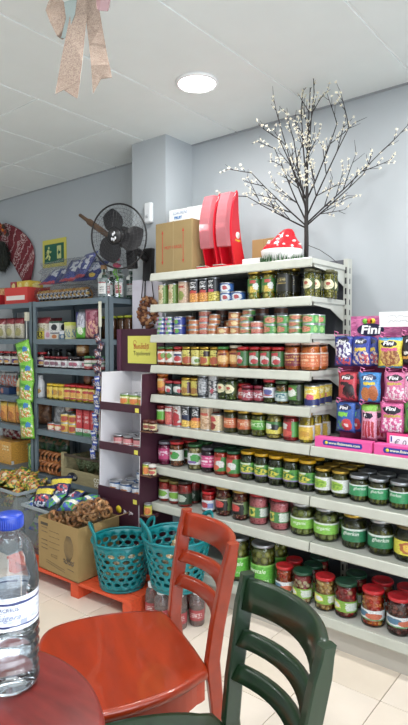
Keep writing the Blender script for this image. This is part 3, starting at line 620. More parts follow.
stock(6, [(159.5, 'magenta', 1), (172.5, 'nut_red', 1), (195.5, 'pale_green', 1, .0), (208.5, 'dark_magenta', 1), (221.5, 'red_green_lid', 2), (234.3, 'red_green_lid', 2), (248.8, 'gherkin_yellow', 2), (263, 'gherkin_yellow', 2),
          (277.3, 'gherkin_yellow', 2), (292.5, 'gherkin_yellow', 2), (308.7, 'gherkin_yellow', 2), (325, 'cap_white', 2), (342, 'cap_white', 2), (361, 'gherkin_silver', 1), (380.5, 'gherkin_silver', 1), (402.5, 'gherkin_silver', 1), (426, 'gherkin_silver', 1), (451, 'gherkin_silver')], off=.05)
put('nut_red', (ony(186, 340, 2.33).x, 2.33, SZ[6]), 0, where(6))
stock(7, [(160, 'red_white_gold', 2), (171.5, 'red_white_gold', 2), (185, 'red_dark', 2), (209, 'red_small', 1), (224, 'mix_black', 1), (241, 'mix_black', 1), (259.5, 'pink_red', 1), (281, 'pink_red', 1),
          (304, 'olive_lime', 1), (328, 'olive_lime', 1), (356.5, 'gherkin_gold'), (383.5, 'gherkin_silver_wide'), (411, 'gherkin_yellow_wide'), (442, 'gherkin_yellow_wide')], off=.04)
put('red_dark', (ony(199, 340, 2.33).x, 2.33, SZ[7]), 0, where(7))
stock(8, [(238.5, 'vegetale', 1), (264, 'vegetale', 1), (286, 'tomato_mix', 1), (305.5, 'cabbage_red', 1), (327.5, 'cauli'), (349, 'red_shred', 1), (376.5, 'orange_tom', 1), (403.5, 'brown_mix', 1), (433, 'orange_tom'), (464, 'cauli')], off=.035)
put('red_shred', (ony(320, 340, 2.40).x, 2.40, SZ[8]), 0, where(8))

# ------------------------------------------------------------------ top shelf goods
CARD = mat('#8f7a52', 0.75, noise=0.06, scale=9); RED = mat('#d3172b', 0.28, coat=0.3)
zt = SZ[0]
t = thing('carton', 'tall brown cardboard carton with red arrows on top white shelf', 'box', (-1.985, 2.33, zt))
ob('carton_body', box_me(-.13, .13, -.13, .13, 0, .272, CARD, .003), t)
ink = mat('#b3382a', 0.6)
ob('lettering', text_me('MUY FRAGIL', .024, ink, 0, 0.0, None, .125), t, (0.0, -.1308, .135))
for xx in (-.078, .07):
    bm = bmesh.new(); add_box(bm, xx - .0016, xx + .0016, -.1312, -.1305, .062, .215)
    for zz, s in ((.232, -1), (.046, 1)):
        v = [bm.verts.new(p) for p in ((xx, -.1312, zz), (xx - .007, -.1312, zz + s * .02), (xx + .007, -.1312, zz + s * .02))]; bm.faces.new(v)
    ob('printed_arrow', to_mesh(bm, ink), t)
ob('tape', box_me(-.004, .004, -.1311, -.1302, .0, .272, mat('#97825a', 0.5)), t)
ob('carton_mark', text_me('C', .03, mat('#5a4a30', .6), 0, .001), t, (.1308, -.06, .03), (0, 0, R(90)))
t = thing('carton', 'white carton with blue print lying on the brown carton', 'box', (-1.99, 2.40, zt + .272), R(3))
ob('carton_body', box_me(-.125, .13, -.09, .09, 0, .092, mat('#dfe3e3', 0.5), .003), t)
ob('blue_print', text_me('LLAURENS', .022, mat('#7f93b5', .6), .2), t, (-.045, -.0908, .07))
ob('blue_print', text_me('FRUIT', .02, mat('#3c78b8', .6), 0, .001), t, (-.06, -.0908, .045))
ob('parcel_tape', box_me(.005, .03, -.0909, -.0895, .0, .092, mat('#f4f4f2', .2)), t)
PINKC = glass('#f0a6ae', 0.12, 0.9, 0.35)
for k, px in enumerate((209, 225.5)):
    p = ony(px, 340, 2.24)
    t = thing('snack_dispenser', ('curved red crisp dispenser with clear chute beside the brown carton', 'curved red crisp dispenser with clear chute nearer the mushroom ornament')[k], 'dispenser', (p.x, 2.24, zt), 0, 'red crisp dispensers on top white shelf')
    side = []
    n = 12
    for i in range(n + 1):
        s = i / n; z = .02 + .36 * s; side.append((.045 - .055 * math.sin(s * 2.2) - .02 + .05 * s * s, z))
    back = []
    for i in range(n + 1):
        s = i / n; z = .02 + .36 * s; back.append((.115 - .04 * math.sin(s * 2.6) - .045 * s * s, z))
    out = [(-.045, 0), (-.045, .012), (-.01, .02)] + side + [((side[-1][0] + back[-1][0]) / 2, .392)] + back[::-1] + [(.12, 0)]
    for xx in (-.042, .034): ob('side_panel', prism(out, 'x', xx, xx + .008, RED, .0015), t)
    ob('back_panel', sweep_rect([[(-.034, b[0] - .004, b[1]), (.034, b[0] - .004, b[1]), (.034, b[0] - .016, b[1]), (-.034, b[0] - .016, b[1])] for b in back], RED), t)
    ch = side[3:]
    ob('chute', sweep_rect([[(-.034, a[0] - .026, a[1]), (.026, a[0] - .026, a[1]), (.034, a[0] + .004, a[1]), (-.034, a[0] + .004, a[1])] for a in ch] , PINKC, False), t)
    ob('foot', box_me(-.034, .034, -.062, .11, 0, .012, RED, .002), t)
    ob('price_card', box_me(-.03, .03, -.066, -.02, .0125, .0145, mat('#cfe6dc', .4)), t)
    e = ob('emblem', lathe([(0, 0), (.017, 0), (.017, .001), (0, .001)], mat('#efe9e2', .4), 20), t, (.0423, .045, .168), (0, R(90), 0))
    ob('lettering', text_me('Pringles', .013, mat('#e6c42c', .5), .1, .0006, None, .042), t, (.0432, .045, .142), (0, 0, R(90)))
t = thing('carton', 'small brown carton behind the mushroom on top white shelf', 'box', (-1.52, 2.42, zt)); ob('carton_body', box_me(-.07, .07, -.06, .06, 0, .15, mat('#9a7c50', .75, noise=.05), .002), t)
ob('flap_seam', box_me(-.001, .001, -.0604, -.0598, 0, .15, mat('#8d6a40', .8)), t)
t = thing('carton', 'low white box beside the crisp dispensers on top white shelf', 'box', (-1.50, 2.28, zt)); ob('carton_body', box_me(-.06, .06, -.05, .05, 0, .035, mat('#e4dfe0', .5), .002), t)
ob('seam', box_me(-.06, .06, -.0504, -.0498, .024, .025, mat('#b9b2b4', .6)), t)
# mushroom
t = thing('toy_mushroom', 'glossy red mushroom ornament with white spots and fringe of grass', 'ornament', (-1.347, 2.245, zt), R(10))
bm = bmesh.new(); capm = mat('#d8202b', 0.18, coat=0.6); whm = mat('#eceae8', 0.3, coat=0.3)
def capz(x, y):
    return 0
prof = [(.098, .055), (.094, .07), (.082, .088), (.066, .102), (.05, .119), (.037, .138), (.022, .152), (0, .158)]
me = lathe(prof + [], capm, 28)
for v in me.vertices: v.co.x += .03 * ((v.co.z - .05) / .1) ** 1.5 if v.co.z > .05 else 0; v.co.y *= .8
c = ob('cap', me, t)
bm = bmesh.new()
for a, rr, zz, s in ((-1.2, .094, .074, .010), (-2.2, .085, .086, .012), (-1.7, .068, .101, .013), (-.6, .08, .09, .013), (-1.05, .05, .115, .011), (-2.7, .07, .1, .011), (-2.0, .042, .124, .008), (-.2, .092, .077, .010), (-1.5, .095, .070, .007)):
    x, y = rr * math.cos(a) + .03 * (max(0, zz - .05) / .1) ** 1.5, rr * math.sin(a) * .8
    ico(bm, (x, y, zz + .002), s * .72, 2, 0, (1, .9, .6))
ob('spots', to_mesh(bm, whm, True), c)
me = lathe([(0, 0.0), (.075, 0.0), (.088, .02), (.097, .045), (.099, .058), (.09, .066), (0, .066)], whm, 28)
for v in me.vertices: v.co.y *= .8
ob('stalk', me, t)
bm = bmesh.new(); rnd = random.Random(3)
for i in range(220):
    a = rnd.uniform(0, 6.28); rr = rnd.uniform(.086, .104); x, y = rr * math.cos(a), rr * math.sin(a) * .82; hh = rnd.uniform(.022, .044)
    dx, dy = rnd.uniform(-.01, .01), rnd.uniform(-.01, .01)
    v = [bm.verts.new(p) for p in ((x - .002, y, 0), (x + .002, y, 0), (x + dx, y + dy, hh))]; bm.faces.new(v)
    v = [bm.verts.new(p) for p in ((x, y - .002, 0), (x, y + .002, 0), (x + dx, y + dy, hh))]; bm.faces.new(v)
tag(ob('grass_fringe', to_mesh(bm, mat('#2f5f2f', .7)), t), kind='stuff')
# blossom tree
t = thing('blossom_light_tree', 'bare black twig tree with small white blossom lights on white rack', 'artificial tree', (-1.276, 2.35, zt))
rnd = random.Random(21); bm = bmesh.new(); fl_pts = []
def branch(p, d, ln, r, depth):
    pts = [p]; dd = Vector(d)
    for i in range(4):
        dd = (dd + Vector((rnd.uniform(-.05, .05), rnd.uniform(-.05, .05), .025))).normalized(); pts.append(pts[-1] + dd * ln / 4)
    tube_bm(pts, r, 5, bm, taper=[r * (1 - .13 * i) for i in range(5)])
    fl_pts.append(pts[-1])
    if depth:
        for i in range(5 if depth == 2 else 4):
            q = pts[1 + i % 4] if depth == 1 else pts[1 + (i % 4)]
            s = 1 if i % 2 else -1
            side = dd.cross(Vector((rnd.uniform(-1, 1), rnd.uniform(-1, 1), .4))).normalized() * s
            nd = (dd + side * rnd.uniform(.5, .85)).normalized()
            if nd.y > 0.55: nd.y *= .4
            branch(q, nd, ln * rnd.uniform(.25, .42), r * .6, depth - 1)
    else:
        fl_pts.append(pts[2])
tube_bm([(0, 0, 0), (0.002, 0, .1), (0, 0, .2), (.003, 0, .36), (0, 0, .5)], .008, 8, bm, taper=[.0115, .011, .010, .007, .005])
stems = [((0, 0, .18), (-.72, -.2, .72), .40), ((0, 0, .19), (.72, .12, .6), .44), ((0, 0, .20), (-.55, .1, .9), .44), ((0, 0, .22), (.62, -.15, .85), .42), ((0, 0, .26), (-.38, -.15, .95), .42),
         ((0, 0, .30), (.40, .1, .95), .36), ((0, 0, .36), (-.12, .05, 1), .38), ((0, 0, .42), (.12, -.08, 1), .36), ((0, 0, .24), (.1, -.6, .8), .34), ((0, 0, .17), (-.85, .0, .45), .38), ((0, 0, .18), (.85, -.1, .48), .34), ((0, 0, .46), (.02, 0, 1), .33), ((0, 0, .3), (-.2, -.5, .8), .3)]
for p, d, ln in stems: branch(Vector(p), Vector(d).normalized(), ln, .0042, 2)
ob('trunk_and_twigs', to_mesh(bm, mat('#26211f', .7), True), t)
bm = bmesh.new()
for p in fl_pts:
    if rnd.random() < .62:
        for q in range(5):
            a = q * 1.257 + rnd.random(); dx, dz = .0058 * math.cos(a), .0058 * math.sin(a); n_ = rnd.uniform(-.004, .004)
            v = [bm.verts.new(p + Vector(c_)) for c_ in ((0, 0, 0), (dx - dz * .4, n_, dz + dx * .4), (dx * 1.25, n_ * 1.5, dz * 1.25), (dx + dz * .4, n_, dz - dx * .4))]
            bm.faces.new(v)
        ico(bm, p, .0022, 1, 1)
tag(ob('blossoms', to_mesh(bm, [mat('#f0ead8', .6), mat('#e8dcae', .6)]), t), kind='stuff')
ob('base', lathe([(0, 0), (.05, 0), (.05, .006), (.012, .012), (0, .012)], mat('#2a2624', .6), 20), t)
pts = [(.006, .008, .09), (.03, .08, .075), (.06, .13, .045), (.09, .17, .01), (.11, .19, -.03), (.12, .195, -.1)]
ob('power_cord', tube(pts, .0016, mat('#3a3838', .6), 6), t)

# ------------------------------------------------------------------ pink sweets display on the sixth shelf
S6 = SZ[5]; PINK = mat('#d24a8e', .45); HOT = mat('#e0589c', .4)
t = thing('sweets_display', 'pink cardboard sweets display with hooks and branded header', 'display stand', (0, 0, 0))
ob('back_board', box_me(-1.10, -.64, 2.36, 2.372, S6, 1.34, mat('#7d2350', .6)), t)
ob('floor_tray', box_me(-1.10, -.64, 2.24, 2.36, S6, S6 + .02, mat('#a83070', .6)), t)
hd = ob('header', uvbox(.40, .012, .125, lab('#cf6aa0', ('b', 0, 0, 1, 1, '#b84a88', 5), ('e', .25, .4, .03, .12, '#a02a6a'))), t, (-.825, 2.305, 1.328))
navy = mat('#1c1a3c', .4); wht = mat('#f4f4f6', .4)
def logo(parent, x, y, z, w_, rot=(0, 0, 0), word='Fini'):
    e = ob('logo_oval', lathe([(0, 0), (.5, 0), (.5, .02), (0, .02)], navy, 24, False), parent, (x, y, z), (R(90), 0, rot[2]), (w_, w_ * .46, .02))
    ob('lettering', text_me(word, w_ * .42, wht, .12, w_ * .012, None, w_ * .74), parent, (x, y - .0014, z - w_ * .01), rot)
for lx in (-.935, -.70): logo(hd, lx + .825, -.0075, .066, .12)
for sx, sc in ((-.925, '#e6c32c'), (-.94, '#d94a3a'), (-.96, '#6db33a')): ob('sweet_print', lathe([(0, 0), (.012, 0), (.012, .0006), (0, .0006)], mat(sc, .4), 10), hd, (sx + .825, -.0072, .103), (R(90), 0, 0))
hk = mat('#e884b4', .35)
bags = [
 ('blue and white sweets bag with berry pictures', 343.5, 366, 334, .092, lab('#2a3c9a', ('e', .5, .55, .5, .32, '#e4e6ee'), ('b', .05, .25, .95, .75, '#4a3a7a', 7), ('b', .1, .05, .9, .3, '#c23a44', 6), ('e', .5, .86, .34, .1, '#1c1a3c'))),
 ('navy sweets bag with yellow lettering patch', 361, 366, 334, .098, lab('#1f3aa0', ('r', .2, .5, .8, .62, '#e6c52e'), ('b', .05, .05, .95, .48, '#e0c8b8', 6), ('b', .5, .1, .95, .4, '#b8404a', 7), ('e', .5, .82, .34, .1, '#151a44'))),
 ('yellow and sky blue sweets bag with brown sweets', 390, 368, 335, .118, lab('#e2cf2a', ('r', 0, 0, 1, .06, '#2a9ad0'), ('r', 0, .9, 1, 1, '#2a9ad0'), ('e', .5, .36, .42, .28, '#9a5a34'), ('b', .12, .12, .88, .6, '#c9a05a', 7), ('r', .15, .56, .85, .66, '#d8508a'), ('e', .48, .78, .34, .1, '#1c1a2a'))),
 ('black sweets bag with orange stripe', 411.5, 365, 333, .09, lab('#25262b', ('r', 0, .2, 1, .3, '#e3a22c'), ('r', .1, .36, .9, .46, '#e8e4da'), ('e', .5, .78, .34, .1, '#0f0f14'))),
 ('red sweets bag with dark berries', 347.5, 400, 370, .096, lab('#c2263a', ('e', .6, .35, .3, .24, '#26161c'), ('r', .12, .55, .6, .66, '#2c1c22'), ('b', .2, .05, .9, .3, '#5a1a2a', 6), ('e', .5, .82, .36, .1, '#3a0f1c'))),
 ('bright blue sweets bag with orange bears', 369.5, 402, 370, .112, lab('#1f7fc6', ('e', .35, .28, .22, .24, '#c8742c'), ('e', .7, .3, .2, .26, '#b5622a'), ('r', .25, .58, .8, .68, '#e2c52c'), ('e', .5, .82, .34, .1, '#152a5a'))),
 ('pink sweets bag with pale marshmallows', 395, 402, 370, .104, lab('#d86a9c', ('b', .08, .08, .92, .5, '#f2dce4', 7), ('r', .15, .58, .85, .66, '#c9b04a'), ('e', .5, .8, .36, .11, '#2a1a2c'))),
 ('pale pink sweets bag beside the marshmallows', 412, 402, 370, .085, lab('#e79abf', ('b', .08, .08, .92, .5, '#f7e8ee', 8), ('e', .5, .8, .36, .11, '#2a1a3c'))),
 ('blue sweets bag with green letters and tomato face', 345.5, 432, 400, .104, lab('#2158ae', ('e', .62, .26, .26, .2, '#cc2a34'), ('e', .62, .26, .1, .07, '#f0e8e4'), ('b', .1, .1, .45, .4, '#5aa83a', 7), ('r', .12, .54, .66, .68, '#7fd03a'), ('e', .5, .83, .34, .1, '#16204a'))),
 ('long pink and green sweets bag with red sticks', 369, 440, 402, .082, lab('#e7a2bd', ('r', 0, .82, 1, 1, '#7fbf3a'), ('r', .12, .1, .26, .55, '#c22a3a'), ('r', .3, .08, .44, .57, '#b81f30'), ('r', .5, .1, .64, .55, '#c22a3a'), ('r', .7, .09, .84, .52, '#b81f30'), ('e', .46, .7, .36, .08, '#1c1a30'))),
 ('glossy pink sweets bag with white and pink twists', 392, 434, 400, .112, lab('#e05c9e', ('b', .08, .08, .92, .5, '#f6e6ee', 7), ('r', .12, .54, .88, .62, '#b8a03a'), ('e', .5, .76, .38, .12, '#23182c'))),
 ('green sweets bag at the display edge', 413, 434, 400, .08, lab('#4f9a3a', ('e', .5, .35, .35, .25, '#2f6f34'), ('e', .5, .78, .34, .1, '#1c1a30'))),
]
for i, (ds, px, pyb, pyt, wd, mt) in enumerate(bags):
    yb = 2.262
    a = ony(px, pyb, yb); b = ony(px, pyt, yb)
    hgt = (b.z - a.z) * .93; wd *= .9
    tg = thing('sweets_bag', ds + ' hanging on pink display', 'sweets bag', (a.x, yb, a.z), R(random.uniform(-4, 6)), None)
    ob('pouch', pillow(wd, hgt, .034, mt, i), tg)
    dz = {9: .70}.get(i, .80)
    ob('lettering', text_me('Fini', wd * .21, wht, .15, wd * .006, None, wd * .42), tg, (-.004, -.0135, hgt * (dz + (0.02 if i in (0, 1, 8) else 0))), (R(-4), 0, 0))
    if i in (1, 4, 8, 9, 10):   # a second bag on the same hook
        t2 = thing('sweets_bag', 'second bag behind the ' + ds.split(' with ')[0], 'sweets bag', (a.x + .022, yb + .037, a.z), R(3), None)
        ob('pouch', pillow(wd, hgt, .03, mt, i + 40), t2)
    # hook wire with pink ring
    ob('hook', tube([(a.x - .02, 2.36, b.z - .003), (a.x - .02, yb - .022, b.z - .003), (a.x - .012, yb - .03, b.z + .006), (a.x - .028, yb - .03, b.z + .012), (a.x - .03, yb - .03, b.z - .004), (a.x - .02, yb - .03, b.z - .010)], .0026, hk, 6), t)
t = thing('price_card', 'white folded card with handwriting on the pink header', 'card', (ony(380, 327, 2.25).x + .08, 2.25, ony(380, 327, 2.25).z), R(2))
ob('card_front', box_me(-.08, .14, -.002, .0, .0, .062, mat('#eef0f0', .6)), t, rot=(R(8), 0, 0)); ob('card_top', box_me(-.078, .14, 0, .03, .058, .060, mat('#dfe2e2', .6)), t)
rnd = random.Random(5)
for zz in (.042, .022):
    pts = [(-.045 + .006 * i, -.0035 - (.062 - zz) * .0 - zz * .14, zz + rnd.uniform(-.005, .005)) for i in range(28)]
    ob('handwriting', tube(pts, .0007, mat('#8f8f98', .7), 4), t)
t = thing('price_tag', 'white price tag in pink frame at display foot', 'price tag', (-.775, 2.225, S6), R(2))
ob('frame', box_me(-.055, .10, -.002, .004, .0, .085, mat('#d8457f', .5), .001), t); ob('card', box_me(-.042, .10, -.004, -.002, .012, .075, mat('#e9ecf2', .5)), t)
ob('lettering', text_me('\u20ac 0,9', .034, mat('#6a6f78', .6), .2), t, (.012, -.0045, .048)); ob('blue_mark', box_me(-.038, -.032, -.0045, -.004, .05, .072, mat('#2b3a8a', .5)), t)
ob('lips_print', lathe([(0, 0), (.012, 0), (.012, .0006), (0, .0006)], mat('#c2607a', .5), 14), t, (-.026, -.0042, .026), (R(90), 0, 0), (1, .6, 1))
for k, (xa, xb) in enumerate(((-1.128, -.872), (-.862, -.606))):
    t = thing('sweets_box', 'flat pink sweets box with blue web strip, ' + ('beside the yellow jars' if k == 0 else 'in front of the price tag'), 'box', ((xa + xb) / 2, 2.19, S6))
    w_ = xb - xa
    ob('carton_body', box_me(-w_ / 2, w_ / 2, -.022, .022, 0, .045, HOT, .002), t)
    ob('blue_strip', prism([(-.085, .012), (.085, .012), (.09, .022), (.085, .034), (-.085, .034), (-.09, .022)], 'y', -.0228, -.0222, mat('#2c3a92', .4)), t)
    ob('lettering', text_me('www.finisweets.com', .016, mat('#e9e6c8', .5), .1, .0003, None, .14), t, (.008, -.0232, .0235))
    ob('yellow_dot', lathe([(0, 0), (.007, 0), (.007, .0005), (0, .0005)], mat('#e2cf3a', .4), 10), t, (-.072, -.0229, .023), (R(90), 0, 0))

# ------------------------------------------------------------------ grey metal shelving by the column
LZ = [1.605, 1.355, 1.162, .951, .741, .432]; LY = 2.20
GM_ = mat('#6a7880', .45, .1, noise=.05, scale=12)
def lx(px, y=LY): return ony(px, 340, y).x
UA, UM, UB = -2.50, -3.275, -4.08
for k, (xa, xb, desc) in enumerate(((UM, UA, 'grey metal shelving unit standing beside the column'), (UB, UM - .006, 'grey metal shelving unit under the striped shawl'))):
    t = thing('metal_shelving', desc, 'shelving', (0, 0, 0))
    for xx in (xa, xb - .035):
        for yy in (LY, 2.555):
            bm = bmesh.new(); add_box(bm, xx, xx + .035, yy, yy + .003, 0, 1.63 if yy > 2.3 else 1.61)
            if xx == xa: add_box(bm, xx, xx + .003, yy, yy + .035, 0, 1.61)
            else: add_box(bm, xx + .032, xx + .035, yy, yy + .035, 0, 1.61)
            ob('post', to_mesh(bm, GM_), t)
    for z in LZ + [.12]:
        bm = bmesh.new(); add_box(bm, xa + .002, xb - .002, LY + .003, 2.55, z - .004, z); add_box(bm, xa + .002, xb - .002, LY - .001, LY + .003, z - .034, z + .001); add_box(bm, xa + .002, xb - .002, 2.548, 2.552, z - .034, z)
        add_box(bm, xb - .006, xb - .002, LY, 2.55, z - .034, z)
        ob('shelf', to_mesh(bm, GM_), t)
# kinds for the metal shelves
jar('jam_white', 'squat jam jar with dark red lid and white label', .078, .032, '#7a1f26', ('sauce', '#2a1016', '#4a1a20'), (.12, .68, 250, lab('#d9d6d6', ('e', .5, .5, .16, .3, '#8a5a6a'), ('t', .15, .1, .85, .4, '#6a6a70'))))
jar('jam_black', 'jam jar with black lid and white label', .080, .033, '#2a2527', ('sauce', '#1f1216', '#3a1a22'), (.12, .66, 250, lab('#dcdada', ('e', .5, .5, .14, .3, '#b05a72'), ('t', .15, .1, .85, .4, '#6a6a70'))))
jar('jam_red', 'dark jam jar with red lid and fruit label', .105, .036, '#a3282c', ('sauce', '#2a1014', '#4a1a1c'), (.15, .66, 240, lab('#cfc9bc', ('e', .5, .4, .26, .3, '#5a3a7a'), ('e', .6, .3, .14, .2, '#c8923a'))))
jar('jam_green', 'red and white jar with green lid', .088, .030, '#3f7a4a', ('sauce', '#8a2a24', '#a8403a'), (.1, .7, 250, lab('#d3cfc6', ('r', 0, 0, 1, .3, '#a8373a'), ('r', 0, .55, 1, .7, '#3f7a4a'))))
jar('amber', 'brown honey jar with gold lid', .100, .042, GOLD, ('sauce', '#5a3414', '#7d4a1c'), (.25, .7, 200, lab('#b07a3a', ('e', .5, .5, .3, .3, '#e2c28a'))))
jar('mustard_y', 'yellow mustard jar with yellow lid', .105, .031, '#d8b62c', ('sauce', '#c99f1e', '#d9b53a'), (.14, .8, 250, lab('#e0c23a', ('e', .45, .5, .2, .28, '#c08a1e'), ('e', .3, .5, .1, .25, '#1f5a8a'))))
jar('mustard_r', 'yellow mustard jar with red lid', .108, .031, '#b52a2c', ('sauce', '#c99f1e', '#d9b53a'), (.14, .78, 250, lab('#e2cb6a', ('e', .5, .5, .24, .3, '#d9a23a'), ('r', 0, 0, 1, .14, '#b9382c'), ('e', .5, .75, .2, .12, '#b52a2c'))))
jar('brown_jar', 'tall brown jar with lime lid', .150, .036, '#b8bf3a', ('sauce', '#5a3420', '#74462a'), None)
jar('brown_short', 'stubby brown jar with orange label', .105, .033, '#b58a3c', ('sauce', '#7a4420', '#945a2c'), (.2, .75, 250, lab('#b06a34', ('e', .5, .5, .25, .3, '#8a4a2a'))))
can('small_meat', 'small red and yellow meat can', .048, .036, lab('#c8482f', ('r', 0, .4, 1, .75, '#e0bf4a'), ('e', .5, .4, .1, .35, '#e9d8c2')))
can('yellow_can', 'yellow fish can', .062, .037, lab('#d8a636', ('e', .5, .5, .12, .36, '#b5442f'), ('r', 0, .8, 1, 1, '#e6c95a')))
def lput(kd, k, px, w_, dy=0, up=0, multi=True):
    r = KIND[kd][4]; y = LY + .03 + r + dy
    return put(kd, (lx(px, y), y, LZ[k] + up), R(random.uniform(-10, 30)), w_, multi)
def pouch(px, k, wd, ht, th, m, desc, cat='bag', dy=0.0, up=0, lean=0, grp=None, rz=None, name='food_pouch', seed=None):
    y = LY + .03 + th / 2 + dy
    tg = tag(ob(name, pillow(wd, ht, th, m, seed if seed is not None else int(px * 7 + k)), None, (lx(px, y), y, LZ[k] + up), (R(lean), 0, R(rz if rz is not None else random.uniform(-5, 20)))), desc, cat, grp)
    return tg
def carton(px, k, wd, dp, ht, m, desc, dy=0.0, up=0, rz=0, cat='box', name='carton'):
    y = LY + .03 + dp / 2 + dy
    return tag(ob(name, uvbox(wd, dp, ht, m), None, (lx(px, y), y, LZ[k] + up), (0, 0, R(rz))), desc, cat)
# level two
rw = lab('#cfc8b2', ('r', 0, .72, 1, 1, '#8a1f2a'), ('e', .5, .35, .3, .2, '#a8a26a'), ('t', .2, .45, .8, .62, '#6a5a4a'))
for px in (2, 11, 20): pouch(px, 1, .11, .155, .06, rw, 'cream pasta pouch with dark red top beside green sweets', grp='cream pasta pouches beside the green sweets strip')
pouch(44, 1, .15, .15, .07, rw, 'broad cream pasta pouch with dark red top on second metal shelf', rz=4)
pouch(56, 1, .13, .15, .05, lab('#8a1f2c', ('b', 0, 0, 1, .6, '#b9a98a', 4)), 'crumpled dark red pouch behind small cartons', dy=.12)
carton(43, 1, .09, .05, .055, lab('#d9c83a', ('b', .1, .1, .9, .9, '#3a3a2c', 5)), 'small yellow and black carton before the cream pouch')
carton(50.5, 1, .06, .05, .06, lab('#d8c9cc', ('e', .5, .5, .3, .3, '#c78a9a')), 'small pale pink carton on second metal shelf', rz=8)
carton(58, 1, .085, .06, .045, lab('#d6d2c6', ('e', .5, .4, .3, .3, '#c4702c'), ('r', 0, .8, 1, 1, '#5a5a6a')), 'flat white carton with orange print under the tea box')
carton(58.5, 1, .11, .07, .075, lab('#dcdcd8', ('e', .5, .45, .28, .28, '#23242c'), ('r', 0, .82, 1, 1, '#3f5a4a'), ('t', .1, .1, .9, .25, '#7a7a7a')), 'white tea box with black oval stacked above a flat carton', up=.045, dy=.0)
carton(66, 1, .06, .06, .055, lab('#3a6a8a', ('r', 0, .6, 1, 1, '#d9dce0'), ('e', .5, .3, .3, .2, '#c8c8c4')), 'small blue carton on second metal shelf')
carton(71.5, 1, .07, .06, .11, lab('#d2cf9a', ('b', .1, .1, .9, .6, '#6a8aa0', 5), ('r', 0, .8, 1, 1, '#c8cf4a')), 'cream and blue carton beside green pouch')
pouch(81, 1, .085, .175, .05, lab('#b9bcc6', ('r', 0, 0, 1, .42, '#5fb52c'), ('e', .6, .3, .25, .14, '#e0e8cc'), ('r', 0, .42, .3, 1, '#3c3a8a'), ('b', .3, .5, 1, 1, '#8a8c98', 6)), 'silver and lime green pouch on second metal shelf', rz=10)
pouch(92, 1, .12, .19, .05, lab('#b06a7c', ('b', 0, 0, 1, .9, '#8a2f4a', 4), ('b', 0, 0, 1, .6, '#d8a48a', 6)), 'tall dusky pink pouch beside the shelf post', rz=6)
for i, (xx, yy) in enumerate(((-2.56, 2.42), (-2.635, 2.43), (-2.71, 2.42), (-2.56, 2.50), (-2.785, 2.43))): put('brown_jar', (xx, yy, LZ[1]), 0, 'at back of second metal shelf')
# level three
for px in (1, 9, 17): lput('jam_red', 2, px, 'on third metal shelf')
lput('jam_red', 2, 24.5, 'on third metal shelf', .02)
for px in (49, 55, 61, 66.5): lput('jam_white', 2, px, 'on third metal shelf')
lput('jam_red', 2, 42, 'next to the shelf post', 0, 0, False)
for px in (72.5, 79, 85): lput('jam_black', 2, px, 'on third metal shelf')
for px in (89.5, 95, 100): lput('jam_green', 2, px, 'on third metal shelf')
lput('amber', 2, 83, 'stacked upon the black lidded jams', .045, .0805, False)
for px, yy in ((48, 2.42), (58, 2.42), (70, 2.43)): put('dark_plain', (lx(px, yy), yy, LZ[2]), 0, 'at back of third metal shelf')
# level four
t = carton(7, 3, .22, .12, .05, lab('#24406a', ('e', .6, .5, .08, .4, '#b06a5a')), 'low navy tray holding small sachets', name='tray')
for i, px in enumerate((2, 8, 13)): pouch(px, 3, .075, .11, .035, lab('#9aa0a4', ('b', 0, 0, 1, .8, '#a8482c', 5), ('r', 0, .8, 1, 1, '#d8d8d4')), 'silver and orange sachet standing in navy tray', dy=.03, up=.051, grp='sachets in the navy tray')
def bottle(px, k, r, h, body, cap, desc, y=None, neck=.5, cat='bottle'):
    y = y or LY + .03 + r
    tg = thing('squeeze_bottle', desc, cat, (lx(px, y), y, LZ[k]))
    ob('body', lathe([(0, 0), (r * .9, 0), (r, .008), (r, h * .55), (r * .9, h * .68), (r * neck, h * .82), (r * neck, h * .86), (0, h * .86)], mat(body, .35), 18), tg)
    ob('cap', lathe([(r * neck * .9, h * .84), (r * neck * 1.1, h * .85), (r * neck * 1.0, h), (0, h)], mat(cap, .4), 16), tg)
    ob('label', wrap(r + .0005, h * .12, h * .5, 200, lab(body, ('e', .5, .5, .3, .3, '#b8863a'), ('t', .2, .7, .8, .9, '#6a5a3a'))), tg)
bottle(20, 3, .028, .15, '#d9cf9a', '#3f7a2c', 'cream sauce bottle with green cap by green sweets')
bottle(27.5, 3, .028, .12, '#cfc8a0', '#d8d4c8', 'short cream sauce bottle by the middle post')
bottle(40, 3, .034, .155, '#d6d8da', '#e6e6e6', 'white sauce bottle left of the mustard jars')
for px in (51.5, 57.5, 63): lput('mustard_y', 3, px, 'on fourth metal shelf')
for px in (69, 74.5, 80, 86, 92, 98): lput('mustard_r', 3, px, 'on fourth metal shelf')
for px in (70, 76, 82): lput('mustard_r', 3, px + 4, 'in second row on fourth metal shelf', .07)
y_ = LY + .03 + .031 + .07; lput('brown_short', 3, 88.5, 'standing upon the rear mustard jars', .07, .109, False)
